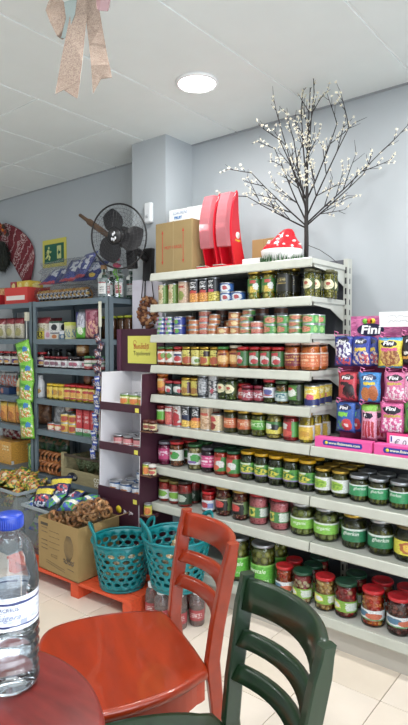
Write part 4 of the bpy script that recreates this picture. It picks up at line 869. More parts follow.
# level five
for px in (3, 11, 19): pouch(px, 4, .10, .155, .05, lab('#e09a2c', ('e', .5, .4, .3, .2, '#b5621f'), ('b', .1, .1, .9, .5, '#c87a2a', 5), ('r', 0, .8, 1, 1, '#e8c23a')), 'orange snack pouch on fifth metal shelf', grp='orange snack pouches on fifth metal shelf')
pouch(42, 4, .17, .17, .09, lab('#8a5f3c', ('b', 0, 0, 1, 1, '#6a4228', 5)), 'brown pasta pouch beside the middle post', dy=.08)
pouch(59, 4, .13, .17, .07, lab('#c9cacc', ('b', .1, .1, .9, .9, '#9a9ca0', 4)), 'silvery clear pouch behind small meat cans', dy=.08)
for px in (52, 59): lput('small_meat', 4, px, 'on fifth metal shelf')
for px, n in ((65.5, 2), (73.5, 2), (70, 2)):
    for q in range(n): lput('yellow_can', 4, px, 'on fifth metal shelf', 0 if px != 70 else .08, q * .062)
lput('small_meat', 4, 70, 'stacked highest behind yellow cans', .08, .124, False)
for i, px in enumerate((80.5, 88, 95)):
    y = LY + .05
    tg = thing('sauce_tube', 'upright red sauce tube with white foot beside yellow cans', 'tube', (lx(px, y), y, LZ[4]), R(8), 'red sauce tubes beside the yellow cans')
    ob('tube_body', uvbox(.05, .04, .12, lab('#c5242c', ('t', .2, .3, .8, .8, '#e8c8c4'))), tg, (0, 0, .045)); ob('foot', uvbox(.056, .046, .045, lab('#d9dcd6', ('r', 0, 0, 1, .5, '#4a8a52'), ('t', .2, .55, .8, .9, '#b03a3a'))), tg)
# bottom level
tg = thing('carton', 'open yellow carton on the bottom metal shelf', 'box', (lx(9, 2.34), 2.34, LZ[5]), R(0))
ob('carton_body', uvbox(.34, .20, .165, lab('#e0a01f', ('t', .65, .55, .92, .85, '#f2e2a8'), ('r', .0, .0, .1, .16, '#e6e6e2'))), tg)
for i, (px, rz) in enumerate(((3, -20), (11, 15), (19, 30))):
    tag(ob('food_pouch', pillow(.14, .13, .06, lab('#7d1f2e', ('b', 0, 0, 1, 1, '#c9c2bc', 4)), 90 + i), None, (lx(px, 2.36), 2.36, LZ[5] + .166), (R(-20), 0, R(rz))), 'dark red and white pouch heaped on yellow carton', 'bag', 'pouches on the yellow carton')
pouch(30, 5, .05, .19, .03, lab('#3f8a4a', ('b', 0, 0, 1, 1, '#a8c86a', 5)), 'narrow green pouch by the yellow carton', rz=40)
for i, px in enumerate((44, 52, 61)): pouch(px, 5, .17, .15, .09, lab('#1f3f26', ('b', 0, 0, 1, 1, '#33613a', 5), ('b', 0, .7, 1, 1, '#8a6a4a', 6)), 'dark green pouch behind the bread rings', dy=.16, up=.06, grp='dark green pouches behind the bread rings')
DOUGH = [mat(c, .45, noise=.15, scale=30) for c in ('#a8683a', '#b97a48', '#94582e')]
ring = [tube([(.034 * math.cos(a * .5236), 0, .034 * math.sin(a * .5236)) for a in range(12)], .010, m_, 8, True) for m_ in DOUGH]
for i in range(14):
    px = 36 + (i % 7) * 3.9; y = LY + .05 + (i // 7) * .05
    tag(ob('bread_ring', ring[i % 3], None, (lx(px, y), y, LZ[5] + .046 + (.055 if i // 7 else 0) * 1.0), (R(random.uniform(-12, 12)), 0, R(random.uniform(40, 75)))), 'glossy brown bread ring standing in row on metal shelf', 'bread ring', 'bread rings on the bottom metal shelf')
# wooden crate
WOODC = mat('#9a8f6c', .7, noise=.15, scale=14, stretch=(1, 1, 6))
cx0, cx1 = lx(60.5, 2.21), UA - .045
t = thing('wooden_crate', 'olive brown wooden crate with white stencil and oval badge', 'crate', ((cx0 + cx1) / 2, 2.33, LZ[5])); W = (cx1 - cx0) / 2
ob('front_board', box_me(-W, W, -.125, -.113, 0, .085, WOODC, .001), t)
for sx in (-1, 1): ob('end_board', box_me(sx * W - .006, sx * W + .006, -.113, .113, 0, .155, WOODC, .001), t); ob('corner_post', box_me(sx * W - (0 if sx < 0 else .03), sx * W + (.03 if sx < 0 else 0), -.127, -.1, 0, .185, WOODC, .001), t)
ob('back_board', box_me(-W, W, .113, .125, 0, .155, WOODC, .001), t); ob('base_board', box_me(-W, W, -.113, .113, 0, .01, WOODC), t); ob('top_rail', box_me(-W, W, -.125, -.113, .165, .18, mat('#4a4034', .7)), t)
ob('badge', lathe([(0, 0), (.05, 0), (.05, .003), (0, .003)], mat('#1c1a1a', .4), 24), t, (-W + .12, -.1255, .04), (R(90), 0, 0), (1, .55, 1))
ob('badge_lettering', text_me('Quenoi', .03, mat('#e9e6e0', .5), .2, .0006, None, .075), t, (-W + .12, -.1292, .04))
ob('stencil', text_me('CON', .036, mat('#e6e2d4', .6), 0, .0012), t, (W - .07, -.1262, .05)); ob('stencil', text_me('DE RO', .03, mat('#e6e2d4', .6), 0, .001), t, (W - .06, -.1262, .02))
rnd = random.Random(9)
for i in range(7):
    x = -W + .06 + i * (2 * W - .12) / 6
    tg = thing('herb_bunch', 'bunch of dried grey green herbs in the wooden crate', 'herbs', (t.location.x + x, 2.33 + rnd.uniform(-.03, .03), LZ[5] + .012), R(rnd.uniform(0, 360)), 'herb bunches in the wooden crate')
    bm = bmesh.new()
    for q in range(26):
        a, tl = rnd.uniform(0, 6.28), rnd.uniform(.2, .8); L_ = rnd.uniform(.09, .14)
        tip = Vector((L_ * .5 * tl * math.cos(a), L_ * .5 * tl * math.sin(a), L_)); tube_bm([(0, 0, 0), tip * .55 + Vector((0, 0, .01)), tip], .0018, 4, bm)
        for z in (.6, .8, 1.0): ico(bm, tip * z, .006, 1, 1, (1, 1, .6))
    ob('sprigs', to_mesh(bm, [mat('#5f6a48', .8), mat('#7d8a68', .8)], True), tg)
# hanging strips
GB = lab('#7cc72a', ('b', .08, .08, .92, .6, '#e6e9c0', 5), ('e', .72, .62, .16, .12, '#2a78b8'), ('b', .1, .1, .9, .5, '#d8822c', 9), ('r', .15, .66, .6, .78, '#4a9a22'))
t = thing('sweets_strip', 'hanging strip of lime green sweets bags on middle post', 'sweets', (lx(25, 2.165), 2.165, 1.35))
for i in range(5):
    ob('sweets_bag', pillow(.135, .16, .05, GB, 60 + i), t, (.012 * math.sin(i * 2.1) + .01, 0.003 * (i % 2), -.165 - i * .128), (0, R(-14 + 9 * (i % 3)), R(12)))
ob('hanging_strip', box_me(-.004, .004, .012, .014, -.62, .16, mat('#d8d8d0', .5)), t); ob('clip', box_me(-.012, .012, .004, .03, .13, .19, mat('#c9c5b0', .5), .002), t)
t = thing('sweets_strip', 'hanging strip of dark purple sachets by the right post', 'sweets', (lx(99, 2.175), 2.175, 1.40))
PS = lab('#2b2140', ('b', 0, .2, 1, .8, '#8a4636', 3), ('b', 0, .3, 1, .6, '#b8b0b4', 4))
for i in range(7): ob('sachet', pillow(.038, .06, .016, PS, 70 + i), t, (-.008 * i * .5, 0, -.07 - i * .045), (0, R(25 if i % 2 else -20), R(20)))
ob('hanging_strip', box_me(-.003, .003, .008, .010, -.34, .06, mat('#cfcfc8', .5)), t); ob('hanger_tab', box_me(-.008, .008, .004, .014, .03, .18, mat('#d2d0bc', .5)), t)
t = thing('sweets_strip', 'hanging strip of blue sachets by the right post', 'sweets', (lx(97.5, 2.155), 2.155, 1.13))
BS = lab('#2b4aa8', ('b', 0, 0, 1, .5, '#d8d4c4', 5), ('r', .1, .7, .9, .85, '#e0e0e8'))
for i in range(9): ob('sachet', pillow(.036, .065, .016, BS, 80 + i), t, (-.006 * i, 0, -.06 - i * .055), (0, R(10 if i % 2 else -6), R(24)))
ob('hanging_strip', box_me(-.003, .003, .008, .010, -.54, .02, mat('#cfcfc8', .5)), t)

# goods on top of the metal shelving
zt = LZ[0]
t = thing('display_tray', 'red display tray of orange snack bags on metal shelving', 'tray', (lx(2, 2.36), 2.36, zt)); bm = bmesh.new()
add_box(bm, -.2, .17, -.12, -.115, 0, .06); add_box(bm, -.2, .17, .115, .12, 0, .1); add_box(bm, -.2, -.195, -.115, .115, 0, .08); add_box(bm, .165, .17, -.115, .115, 0, .08); add_box(bm, -.195, .165, -.115, .115, 0, .004)
ob('tray_body', to_mesh(bm, mat('#b0242c', .5)), t)
for i, px in enumerate((1, 7, 13)): tag(ob('snack_bag', pillow(.12, .14, .06, lab('#c9783a', ('e', .5, .45, .3, .3, '#8a4a22'), ('b', 0, 0, 1, 1, '#e0a86a', 5)), 30 + i), None, (lx(px, 2.33) - .0, 2.33 + .02 * i, zt + .005), (R(-6), 0, R(10))), 'orange brown snack bag in red display tray', 'bag', 'snack bags in the red display tray')
t = thing('display_tray', 'red carton tray with white label holding yellow packs', 'tray', (lx(28, 2.34), 2.34, zt), R(4)); bm = bmesh.new()
add_box(bm, -.13, .13, -.10, -.095, 0, .12); add_box(bm, -.13, .13, .095, .10, 0, .13); add_box(bm, -.13, -.125, -.095, .095, 0, .12); add_box(bm, .125, .13, -.095, .095, 0, .12); add_box(bm, -.125, .125, -.095, .095, 0, .004)
ob('tray_body', to_mesh(bm, mat('#c8403a', .5)), t); ob('label', box_me(-.11, .10, -.1008, -.1001, .03, .062, mat('#e4dcd6', .6)), t)
for i in range(3): tag(ob('coffee_pack', uvbox(.07, .12, .165, lab('#e0bf1f' if i else '#a8242c', ('e', .5, .8, .3, .12, '#f0e08a'))), None, (lx(21 + i * 6.5, 2.35), 2.35, zt + .005), (0, 0, R(4))), ('upright yellow pack in the red carton tray' if i else 'upright dark red pack in the red carton tray'), 'pack', 'yellow packs in the red carton tray' if i else None)
# biscuit bundles in clear film + big blue and white bundle
rnd = random.Random(4)
t = thing('biscuit_bundle', 'row of sliced tan biscuits wrapped in clear film on metal shelving', 'biscuits', (lx(65, 2.29), 2.29, zt), R(0))
for i in range(13):
    ob('biscuit_slice', lathe([(0, -.006), (.036, -.006), (.041, -.003), (.041, .003), (.036, .006), (0, .006)], mat('#d0a868' if i % 3 else '#b98648', .7, noise=.15, scale=40), 16), t, (-.25 + i * .041, 0, .046), (0, R(72), R(6)))
    ob('wrapped_sachet', pillow(.05, .05, .014, lab('#2b2c34', ('b', 0, 0, 1, 1, '#c9ccd2', 3), ('e', .5, .5, .3, .2, '#c8a03a')), 300 + i % 4), t, (-.25 + i * .041 + .02, -.012, .018), (0, R(-18), R(75)))
FILM = bpy.data.materials.new('crinkled_film'); FILM.use_nodes = True; N = FILM.node_tree.nodes; L = FILM.node_tree.links; N.remove(N['Principled BSDF'])
tr_ = N.new('ShaderNodeBsdfTransparent'); gl_ = N.new('ShaderNodeBsdfGlossy'); gl_.inputs['Roughness'].default_value = .12; fr_ = N.new('ShaderNodeFresnel'); fr_.inputs[0].default_value = 1.5; mx_ = N.new('ShaderNodeMixShader')
tc = N.new('ShaderNodeTexCoord'); vo = N.new('ShaderNodeTexVoronoi'); vo.inputs['Scale'].default_value = 22; vo.feature = 'SMOOTH_F1'; nz = N.new('ShaderNodeTexNoise'); nz.inputs['Scale'].default_value = 14; bp = N.new('ShaderNodeBump'); bp.inputs['Strength'].default_value = 1.0; bp.inputs['Distance'].default_value = .03
L.new(tc.outputs['Object'], nz.inputs['Vector']); L.new(nz.outputs['Color'], vo.inputs['Vector']); L.new(vo.outputs['Distance'], bp.inputs['Height']); L.new(bp.outputs[0], gl_.inputs['Normal']); L.new(bp.outputs[0], fr_.inputs['Normal'])
mm_ = N.new('ShaderNodeMath'); mm_.operation = 'MULTIPLY'; mm_.inputs[1].default_value = .45; L.new(fr_.outputs[0], mm_.inputs[0]); L.new(mm_.outputs[0], mx_.inputs[0]); L.new(tr_.outputs[0], mx_.inputs[1]); L.new(gl_.outputs[0], mx_.inputs[2]); L.new(mx_.outputs[0], N['Material Output'].inputs[0])
def film(wd, dp, ht, seed, nseg=16):
    rn = random.Random(seed); bm = bmesh.new(); res = bmesh.ops.create_icosphere(bm, subdivisions=4, radius=1)
    for v in bm.verts:
        n = v.co.normalized(); k = 1 + .06 * math.sin(9 * n.x + seed) * math.sin(11 * n.z + 2 * seed) + .05 * math.sin(17 * n.y + 13 * n.x)
        sq = max(abs(n.x), abs(n.y), abs(n.z)); v.co = Vector((n.x * wd / 2 * k / (sq ** .5), n.y * dp / 2 * k / (sq ** .5), max(-.98, n.z / (sq ** .5) * k) * ht / 2))
        v.co.z += ht / 2
    return to_mesh(bm, FILM, True)
ob('film_wrap', film(.60, .15, .11, 2), t)
t = thing('snack_bundle', 'big clear plastic bundle of blue and white packs on biscuits', 'bundle', (lx(73, 2.33), 2.33, zt + .112))
BW = lab('#2c3a7a', ('e', .5, .55, .4, .22, '#c9ced8'), ('t', .2, .45, .8, .65, '#5a6aa0'), ('e', .75, .2, .12, .1, '#d8b83a'))
for i, (dx, dz, rz, tl) in enumerate(((-.17, .01, 10, -52), (-.07, .01, -8, -46), (.07, .015, 12, -38), (.19, .01, 4, -44), (.13, .03, -16, -30))):
    ob('snack_pack', pillow(.22, .20, .06, BW if i % 2 else lab('#34408a', ('b', .1, .3, .9, .8, '#cfd4de', 4), ('r', 0, .0, 1, .1, '#b83a4a')), 20 + i), t, (dx, -.06, dz), (R(tl), 0, R(rz)))
ob('film_wrap', film(.60, .25, .17, 5), t, (.02, 0, .0))
# glass bottles with labels
BG = glass('#a9bdb2', .04, 1.0, .08)
for i, (px, yy, lb) in enumerate(((-2.60, 2.25, 'first'), (-2.645, 2.345, 'red'), (-2.548, 2.335, 'red2'), (-2.548, 2.43, 'plain'))):
    ds = ('square greenish glass bottle with white label by the fan', 'square greenish glass bottle behind the roses', 'square glass bottle with red printed label by the fan', 'square greenish glass bottle against the column')[i]
    t = thing('glass_bottle', ds, 'bottle', (px, yy, zt), R(30))
    ob('bottle_glass', lathe([(0, .002), (.036, .002), (.04, .01), (.04, .12), (.034, .14), (.016, .155), (.015, .185), (.018, .19)], BG, 8, False), t)
    ob('cap', lathe([(.019, .175), (.019, .2), (0, .2)], mat('#c9cdd0' if i else '#8a6a4a', .4), 14), t)
    ob('label', wrap(.0407, .025, .095, 70, lab('#d9dad6', ('t', .2, .15, .8, .6, '#7a7a80'), ('r', 0, .9, 1, 1, '#9c4a4a')) if i != 2 else lab('#d8d0cc', ('r', .1, .1, .9, .75, '#a8343a'), ('t', .2, .2, .8, .7, '#e8dcd8'))), t)
p = ony(114.5, 262, 2.235)
t = thing('rose_sprig', 'two pink artificial roses on green stem among glass bottles', 'flowers', (p.x + .01, 2.235, zt))
ob('stem', tube([(0, .03, 0.001), (0, .02, .08), (.004, .0, .16), (0, 0, .24)], .003, mat('#4f8a2c', .6), 6), t)
for k, (dx, dz) in enumerate(((0, .225), (.016, .185), (.004, .265))):
    bm = bmesh.new(); ico(bm, (0, 0, 0), .016, 2)
    for q in range(7):
        a = q * .9; ico(bm, (.013 * math.cos(a), .013 * math.sin(a), -.003 + .003 * (q % 3)), .013, 1, 0, (1, 1, .9))
    ob('rose_bloom', to_mesh(bm, mat('#b0425e', .6), True), t, (dx, -.005 * k, dz))
bm = bmesh.new()
for q in range(6): ico(bm, (.012 * math.cos(q), .012 * math.sin(q), .10 + .012 * q), .012, 1, 0, (1, .3, .6))
ob('leaves', to_mesh(bm, mat('#5f9a34', .6), True), t)

# ------------------------------------------------------------------ maroon cardboard stand
MAR = mat('#41202e', .5, noise=.04, scale=10); MARW = mat('#dcdade', .6)
sx0, sx1, sb = -2.462, -2.135, 2.352
t = thing('cardboard_stand', 'tall maroon cardboard stand with white lining and yellow header sign', 'display stand', (0, 0, 0))
sidep = [(2.085, 0), (2.085, .52), (2.11, 1.165), (sb, 1.165), (sb, 0)]
for (a, b, m_) in ((sx0 - .004, sx0, MAR), (sx0, sx0 + .004, MARW), (sx1, sx1 + .004, MAR), (sx1 - .004, sx1, MARW)): ob('side_panel', prism(sidep, 'x', a, b, m_), t)
ob('back_panel', box_me(sx0 + .004, sx1 - .004, sb - .006, sb - .001, .42, 1.165, MARW), t); ob('back_seam', box_me((sx0 + sx1) / 2 - .001, (sx0 + sx1) / 2 + .001, sb - .0075, sb - .006, .44, 1.16, mat('#a8a6aa', .7)), t)
ob('base_box', box_me(sx0 + .004, sx1 - .004, 2.085, sb - .007, 0.0, .455, MAR), t)
tz = (.984, .756, .485)
for k, z in enumerate(tz):
    yf = 2.085 + .025 * max(0, (z - .5) / .65)
    s = ob('tier_shelf', box_me(sx0 + .004, sx1 - .004, yf, sb - .007, z - .006, z, MARW), t)
    hh = .012 if k < 2 else .028
    ob('tier_lip', box_me(sx0 - .004, sx1 + .004, yf - .006, yf, z - (.034 if k < 2 else .03), z + hh, MAR), s)
    ob('price_ticket', box_me(sx1 - .04, sx1 - .012, yf - .0075, yf - .006, z - .03, z - .006, mat('#d8d05a', .6)), s)
hd = ob('header', box_me(sx0, sx1 + .02, 2.262, 2.275, 1.165, 1.415, MAR), t)
ob('header_wing', box_me(sx0 - .03, sx0, 2.255, 2.30, 1.165, 1.415, mat('#5a3548', .5)), hd)
a, b = ony(128, 336, 2.26), ony(156.5, 364, 2.26)
sg = ob('yellow_sign', box_me(a.x, b.x, 2.258, 2.2618, b.z, a.z, mat('#d3cf62', .6)), hd)
ob('sign_lettering', text_me('Bun\u0103t\u0103\u021bi', .042, mat('#b0462c', .6), .2, .0004, None, .125), sg, ((a.x + b.x) / 2 - .005, 2.2572, (a.z + b.z) / 2 + .018)); ob('sign_lettering', text_me('Topoloveni', .036, mat('#38322c', .6), .05, .0, None, .135), sg, ((a.x + b.x) / 2, 2.2572, (a.z + b.z) / 2 - .022))
ob('sign_swirl', tube([((a.x + b.x) / 2 - .055 + .014 * math.cos(q), 2.257, (a.z + b.z) / 2 + .038 + .016 * math.sin(q)) for q in (0, 1, 2, 3, 4, 5)], .0014, mat('#b0462c', .6), 4), sg)
ob('clip_tab', box_me(-2.315, -2.275, sb - .012, sb - .007, 1.07, 1.165, mat('#d0ced2', .5)), t)
ob('yellow_badge', lathe([(0, 0), (.022, 0), (.022, .001), (0, .001)], mat('#d8c22c', .5), 16), t, (sx0 + .165, 2.0845, .40), (R(90), 0, 0))
for q, (dx, w_) in enumerate(((.215, .012), (.262, .018))): ob('white_print', tube([(sx0 + dx + w_ * math.cos(k * 1.7) , 2.0842, .395 + .012 * math.sin(k * 2.3)) for k in range(9)], .0018, mat('#d8d0d4', .6), 4), t)
# little side ledges on the stand, with their jars and cartons
for k, z in enumerate((.86, .62, .40)):
    lg = ob('side_ledge', box_me(sx1 + .004, sx1 + .085, 2.09, 2.148, z - .005, z, mat('#6a4a38', .6)), t)
    ob('side_stop', box_me(sx1 + .083, sx1 + .086, 2.09, 2.148, z, z + .012, MAR), lg)
jar('side_jam', 'tiny dark jam jar', .058, .022, '#5a2a22', ('sauce', '#3a1414', '#5a2018'), (.15, .7, 220, lab('#c9b88a', ('e', .5, .5, .25, .3, '#8a3a2a'))))
for q in range(2): put('side_jam', (sx1 + .03 + q * .045, 2.118, .8605), .4, 'on upper side ledge of maroon stand')
can('side_veg', 'small yellow can with orange vegetables', .062, .022, lab('#d8c83a', ('e', .5, .4, .16, .34, '#d8742c'), ('r', 0, .85, 1, 1, '#7a9a3a')))
put('side_veg', (sx1 + .03, 2.118, .6205), .5, 'on middle side ledge of maroon stand', False)
jar('side_red', 'tiny red jar with white lid', .060, .021, '#d8d4cc', ('sauce', '#a0342a', '#b84a3a'), (.1, .6, 220, lab('#d8cfa0', ('e', .5, .5, .25, .3, '#b8402f'))))
put('side_red', (sx1 + .066, 2.118, .6205), .5, 'on middle side ledge of maroon stand', False); put('side_veg', (sx1 + .035, 2.118, .4005), .5, 'on lower side ledge of maroon stand', False)
tin('st_yellow', 'yellow green can with carrot picture', .062, .036, '#b9c23a', ('e', .5, .38, .14, .32, '#dd7a2a'), ('r', 0, .84, 1, 1, '#5f8a34'), ('r', .3, .6, .7, .78, '#e9e6b8'))
tin('st_red', 'red can with dark rim', .052, .036, '#b02f38', ('e', .5, .45, .16, .36, '#d8888a'), ('r', 0, .8, 1, 1, '#3a2a2c'), ('r', .3, .1, .7, .25, '#e0d8d2'))
tin('st_blue', 'blue and white fish tin', .056, .040, '#3a6fa8', ('e', .5, .45, .22, .4, '#dfe4ea'), ('e', .5, .3, .1, .16, '#c87a3a'), ('r', 0, .86, 1, 1, '#2a4a7a'))
def tier(k, kd, spots):
    for (dx, dy, up) in spots: put(kd, (sx0 + dx, 2.085 + dy, tz[k] + .0003 + up * KIND[kd][5]), R(random.uniform(0, 40)), 'on %s tier of maroon stand' % ('top', 'middle', 'bottom')[k])
tier(0, 'st_yellow', [(.14, .085, 0), (.215, .085, 0), (.288, .085, 0), (.17, .165, 0), (.25, .165, 0)])
tier(1, 'st_red', [(.10, .07, 0), (.18, .07, 0), (.26, .07, 0), (.13, .15, 0), (.21, .15, 0), (.285, .15, 0), (.17, .22, 0)])
tier(2, 'st_blue', [(.08, .06, 0), (.17, .06, 0), (.265, .06, 0), (.12, .15, 0), (.21, .15, 0), (.21, .15, 1), (.285, .15, 0)])

# ------------------------------------------------------------------ column board, fan, sign, shawl, bow
t = thing('picture_board', 'white hanging board with brown braided wreath on the column', 'board', (-2.33, 2.354, 1.40))
ob('board', box_me(-.125, .125, -.006, 0, 0, .31, mat('#c9c6d2', .6), .001), t)
for s in (-1, 1): ob('cord', tube([(s * .02 + .01, -.012, .40), (s * .05 + .01, -.012, .2)], .0025, mat('#3a3436', .7), 6), t)
rnd = random.Random(11); bm = bmesh.new()
for q in range(70):
    a = q * .36; rr = .062 + .018 * math.sin(q * 2.4); ico(bm, (.015 + rr * math.cos(a), -.014 + .006 * math.sin(q * 1.3), .115 + rr * 1.15 * math.sin(a)), rnd.uniform(.012, .02), 1, q % 3, (1, .5, .8))
for q in range(18): ico(bm, (.015 + rnd.uniform(-.04, .04), -.012, .115 + rnd.uniform(-.05, .05)), .016, 1, q % 3, (1, .5, .6))
ob('wreath', to_mesh(bm, [mat('#7a4a30', .7), mat('#a97a54', .7), mat('#5a3322', .7)], True), t)
BLK = mat('#1d1c1d', .35)
fc = ony(118.5, 236.5, 2.13)
t = thing('wall_fan', 'black round wall fan with wire guard mounted on the column', 'fan', fc, rot=(R(6), 0, R(16)))
RF = .178
ob('guard_rim', tube([(RF * math.cos(a * math.pi / 24), 0, RF * math.sin(a * math.pi / 24)) for a in range(48)], .0052, BLK, 8, True), t)
for sy in (-1, 1):
    bm = bmesh.new()
    def gy(r): return sy * .048 * (1 - (r / RF) ** 2.2)
    for r in (.055, .075, .095, .115, .135, .155): tube_bm([(r * math.cos(a * math.pi / 20), gy(r), r * math.sin(a * math.pi / 20)) for a in range(40)], .0006, 4, bm, True)
    for k in range(40):
        a = k * math.pi / 20 + .04; tube_bm([(r * math.cos(a + .25 * r / RF), gy(r), r * math.sin(a + .25 * r / RF)) for r in (.05, .09, .13, .16, RF)], .0006, 4, bm)
    tag(ob('wire_guard', to_mesh(bm, mat('#3a3a3d', .4)), t), kind='stuff')
ob('guard_hub', lathe([(0, .052), (.04, .05), (.045, .044), (.04, .04), (0, .04)], BLK, 24), t, rot=(R(90), 0, 0))
bm = bmesh.new()
for s in ((-.012, -.016), (.0, -.02), (.010, -.012), (-.004, .008), (.006, .016)): ico(bm, (s[0], -.0525, s[1]), .009, 1, 0, (.7, .15, 1.1))
ob('badge', to_mesh(bm, mat('#d9dbdf', .4), True), t)
for k in range(3):
    a0 = R(100 + k * 120); bm = bmesh.new(); g_ = {}
    for i in range(9):
        for j in range(7):
            r = .032 + (.155 - .032) * i / 8; wv = .30 + .52 * math.sin(math.pi * min(1, (i + 1.2) / 9.0) ** .8)
            a = a0 + wv * (j / 6 - .5) * 2 + .25 * i / 8
            for s in (0, 1): g_[i, j, s] = bm.verts.new((r * math.cos(a), .026 * (j / 6 - .5) + .002 * s, r * math.sin(a)))
    for i in range(8):
        for j in range(6):
            for s in (0, 1):
                q = [g_[i, j, s], g_[i + 1, j, s], g_[i + 1, j + 1, s], g_[i, j + 1, s]]; bm.faces.new(q if s else q[::-1])
    ob('blade', to_mesh(bm, mat('#232224', .3), True), t)
ob('rotor_hub', lathe([(0, .03), (.03, .026), (.036, .0), (.036, -.03), (0, -.03)], BLK, 20), t, rot=(R(90), 0, 0))
ob('motor', lathe([(0, -.13), (.045, -.125), (.058, -.09), (.06, -.045), (.04, -.03), (0, -.03)], BLK, 22), t, rot=(R(90), 0, 0))
t2 = ob('bracket', box_me(-.03, .03, -.018, .018, -.12, .06, BLK, .008), t, (.02, .10, -.06))
bp = ony(147, 258, 2.34)
b2 = ob('wall_plate', box_me(-.035, .035, -.02, .0125, -.10, .09, BLK, .006), t)
b2.matrix_parent_inverse = Matrix.Identity(4); b2.parent = t
b2.location = t.matrix_basis.inverted() @ Vector((-2.315, 2.352, 1.80)); b2.rotation_euler = (R(-6), 0, R(-16))
ob('neck', tube([(0, .1, 0), (.01, .13, -.05), t.matrix_basis.inverted() @ Vector((-2.315, 2.34, 1.82))], .022, BLK, 10), t)
ob('power_cord', tube([t.matrix_basis.inverted() @ Vector(v) for v in ((-2.33, 2.335, 1.70), (-2.34, 2.34, 1.60), (-2.36, 2.345, 1.48), (-2.37, 2.348, 1.42))], .004, BLK, 6), t)
a, b = ony(80, 215, 2.155), ony(110, 237, 2.165)
WD = mat('#5a4330', .7, noise=.2, scale=20)
t = thing('wooden_stick', 'short rough brown wooden stick tucked behind the fan guard', 'stick', a)
d_ = b - a
ob('stick_shaft', tube([d_ * 0, d_ * .25, d_ * .32, d_ * .7, d_ * 1.0], .016, WD, 10, taper=[.010, .011, .019, .018, .016]), t); ob('cut_end', lathe([(0, .001), (.017, .001), (.017, 0), (0, 0)], mat('#a8845a', .7), 14), t, d_ * .315, (R(75), 0, R(45)))
p = ony(145, 212, 2.345)
t = thing('wall_sensor', 'small white plastic housing on column behind the fan', 'sensor', (p.x + .03, 2.362, p.z)); ob('housing', box_me(-.028, .028, -.03, 0, -.07, .05, mat('#dfe2e4', .4), .01), t); ob('sensor_lens', lathe([(0, .003), (.01, .002), (.012, 0)], mat('#b9bcc0', .3), 14), t, (0, -.031, -.03), (R(90), 0, 0))
# exit sign
a, b, c = ony(42.5, 240, 2.594), ony(66, 238, 2.594), ony(43, 268.5, 2.594)
ew, eh = b.x - a.x, (a.z + b.z) / 2 - c.z
t = thing('exit_sign', 'green emergency exit sign with running figure on yellow backing', 'sign', ((a.x + b.x) / 2, 2.596, c.z), rot=(0, R(0), 0))
ob('yellow_backing', box_me(-ew / 2, ew / 2, -.002, .002, 0, eh, mat('#cfc65a', .6)), t); ob('green_panel', box_me(-ew * .41, ew * .41, -.0035, -.002, eh * .13, eh * .83, mat('#1f5f4a', .5)), t)
bm = bmesh.new(); ymat = mat('#c9d08a', .5)
ico(bm, (-ew * .22, -.004, eh * .70), eh * .05, 2, 0, (1, .15, 1))
for pts, r in (([(-ew * .22, eh * .63), (-ew * .25, eh * .45)], .012), ([(-ew * .25, eh * .46), (-ew * .17, eh * .37), (-ew * .20, eh * .26)], .008), ([(-ew * .25, eh * .46), (-ew * .29, eh * .36), (-ew * .35, eh * .33)], .008), ([(-ew * .22, eh * .61), (-ew * .14, eh * .53), (-ew * .12, eh * .58)], .006), ([(-ew * .22, eh * .61), (-ew * .31, eh * .55), (-ew * .33, eh * .47)], .006)):
    tube_bm([(x, -.0045, z) for x, z in pts], r, 6, bm)
ob('running_figure', to_mesh(bm, ymat, True), t); ob('door_symbol', box_me(ew * .13, ew * .30, -.0042, -.0035, eh * .28, eh * .74, ymat), t)
ob('door_arrow', prism([(ew * .16, eh * .5), (ew * .21, eh * .62), (ew * .21, eh * .55), (ew * .27, eh * .55), (ew * .27, eh * .45), (ew * .21, eh * .45), (ew * .21, eh * .38)], 'y', -.005, -.0042, mat('#1f5f4a', .5)), t)
ob('small_print', box_me(-ew * .36, ew * .36, -.0042, -.0035, eh * .165, eh * .195, mat('#7fa890', .6)), t)
# shawl on the wall
def sheet(outl_top, outl_bot, y, m, thick, n=10, amp=.012):
    bm = bmesh.new(); uvl = bm.loops.layers.uv.new('UVMap'); rows = {}
    nt = len(outl_top)
    for s in (0, 1):
        for i in range(nt):
            A, B = Vector(outl_top[i]), Vector(outl_bot[i])
            for j in range(n + 1):
                p = A.lerp(B, j / n); rows[s, i, j] = bm.verts.new((p.x, y + s * thick - amp * math.sin(i * 1.4 + j * .35) - amp, p.z))
    for s in (0, 1):
        for i in range(nt - 1):
            for j in range(n):
                f = bm.faces.new([rows[s, i, j], rows[s, i + 1, j], rows[s, i + 1, j + 1], rows[s, i, j + 1]]); f.smooth = True
                for l, (a_, b_) in zip(f.loops, ((i, j), (i + 1, j), (i + 1, j + 1), (i, j + 1))): l[uvl].uv = (a_ / (nt - 1), 1 - b_ / n)
    for i in range(nt - 1):
        for j in (0, n): bm.faces.new([rows[0, i, j], rows[0, i + 1, j], rows[1, i + 1, j], rows[1, i, j]])
    for j in range(n):
        for i in (0, nt - 1): bm.faces.new([rows[0, i, j], rows[0, i, j + 1], rows[1, i, j + 1], rows[1, i, j]])
    bmesh.ops.recalc_face_normals(bm, faces=bm.faces)
    me = bpy.data.meshes.new('cloth'); bm.to_mesh(me); bm.free(); me.materials.append(m); return me
stripes = []
for q in range(9):
    u = .06 + q * .095; stripes.append(('r', u, 0, u + .012, 1, '#c9a8a8'))
    if q % 3 == 1: stripes.append(('b', u + .02, 0, u + .075, 1, '#cfb4b0', 26))
top = [ony(*p, 2.58) for p in ((-8, 232), (-2, 226), (6, 223), (13, 226), (20, 230), (26, 235), (30, 240), (33, 247), (34, 256), (33, 268), (31, 280))]
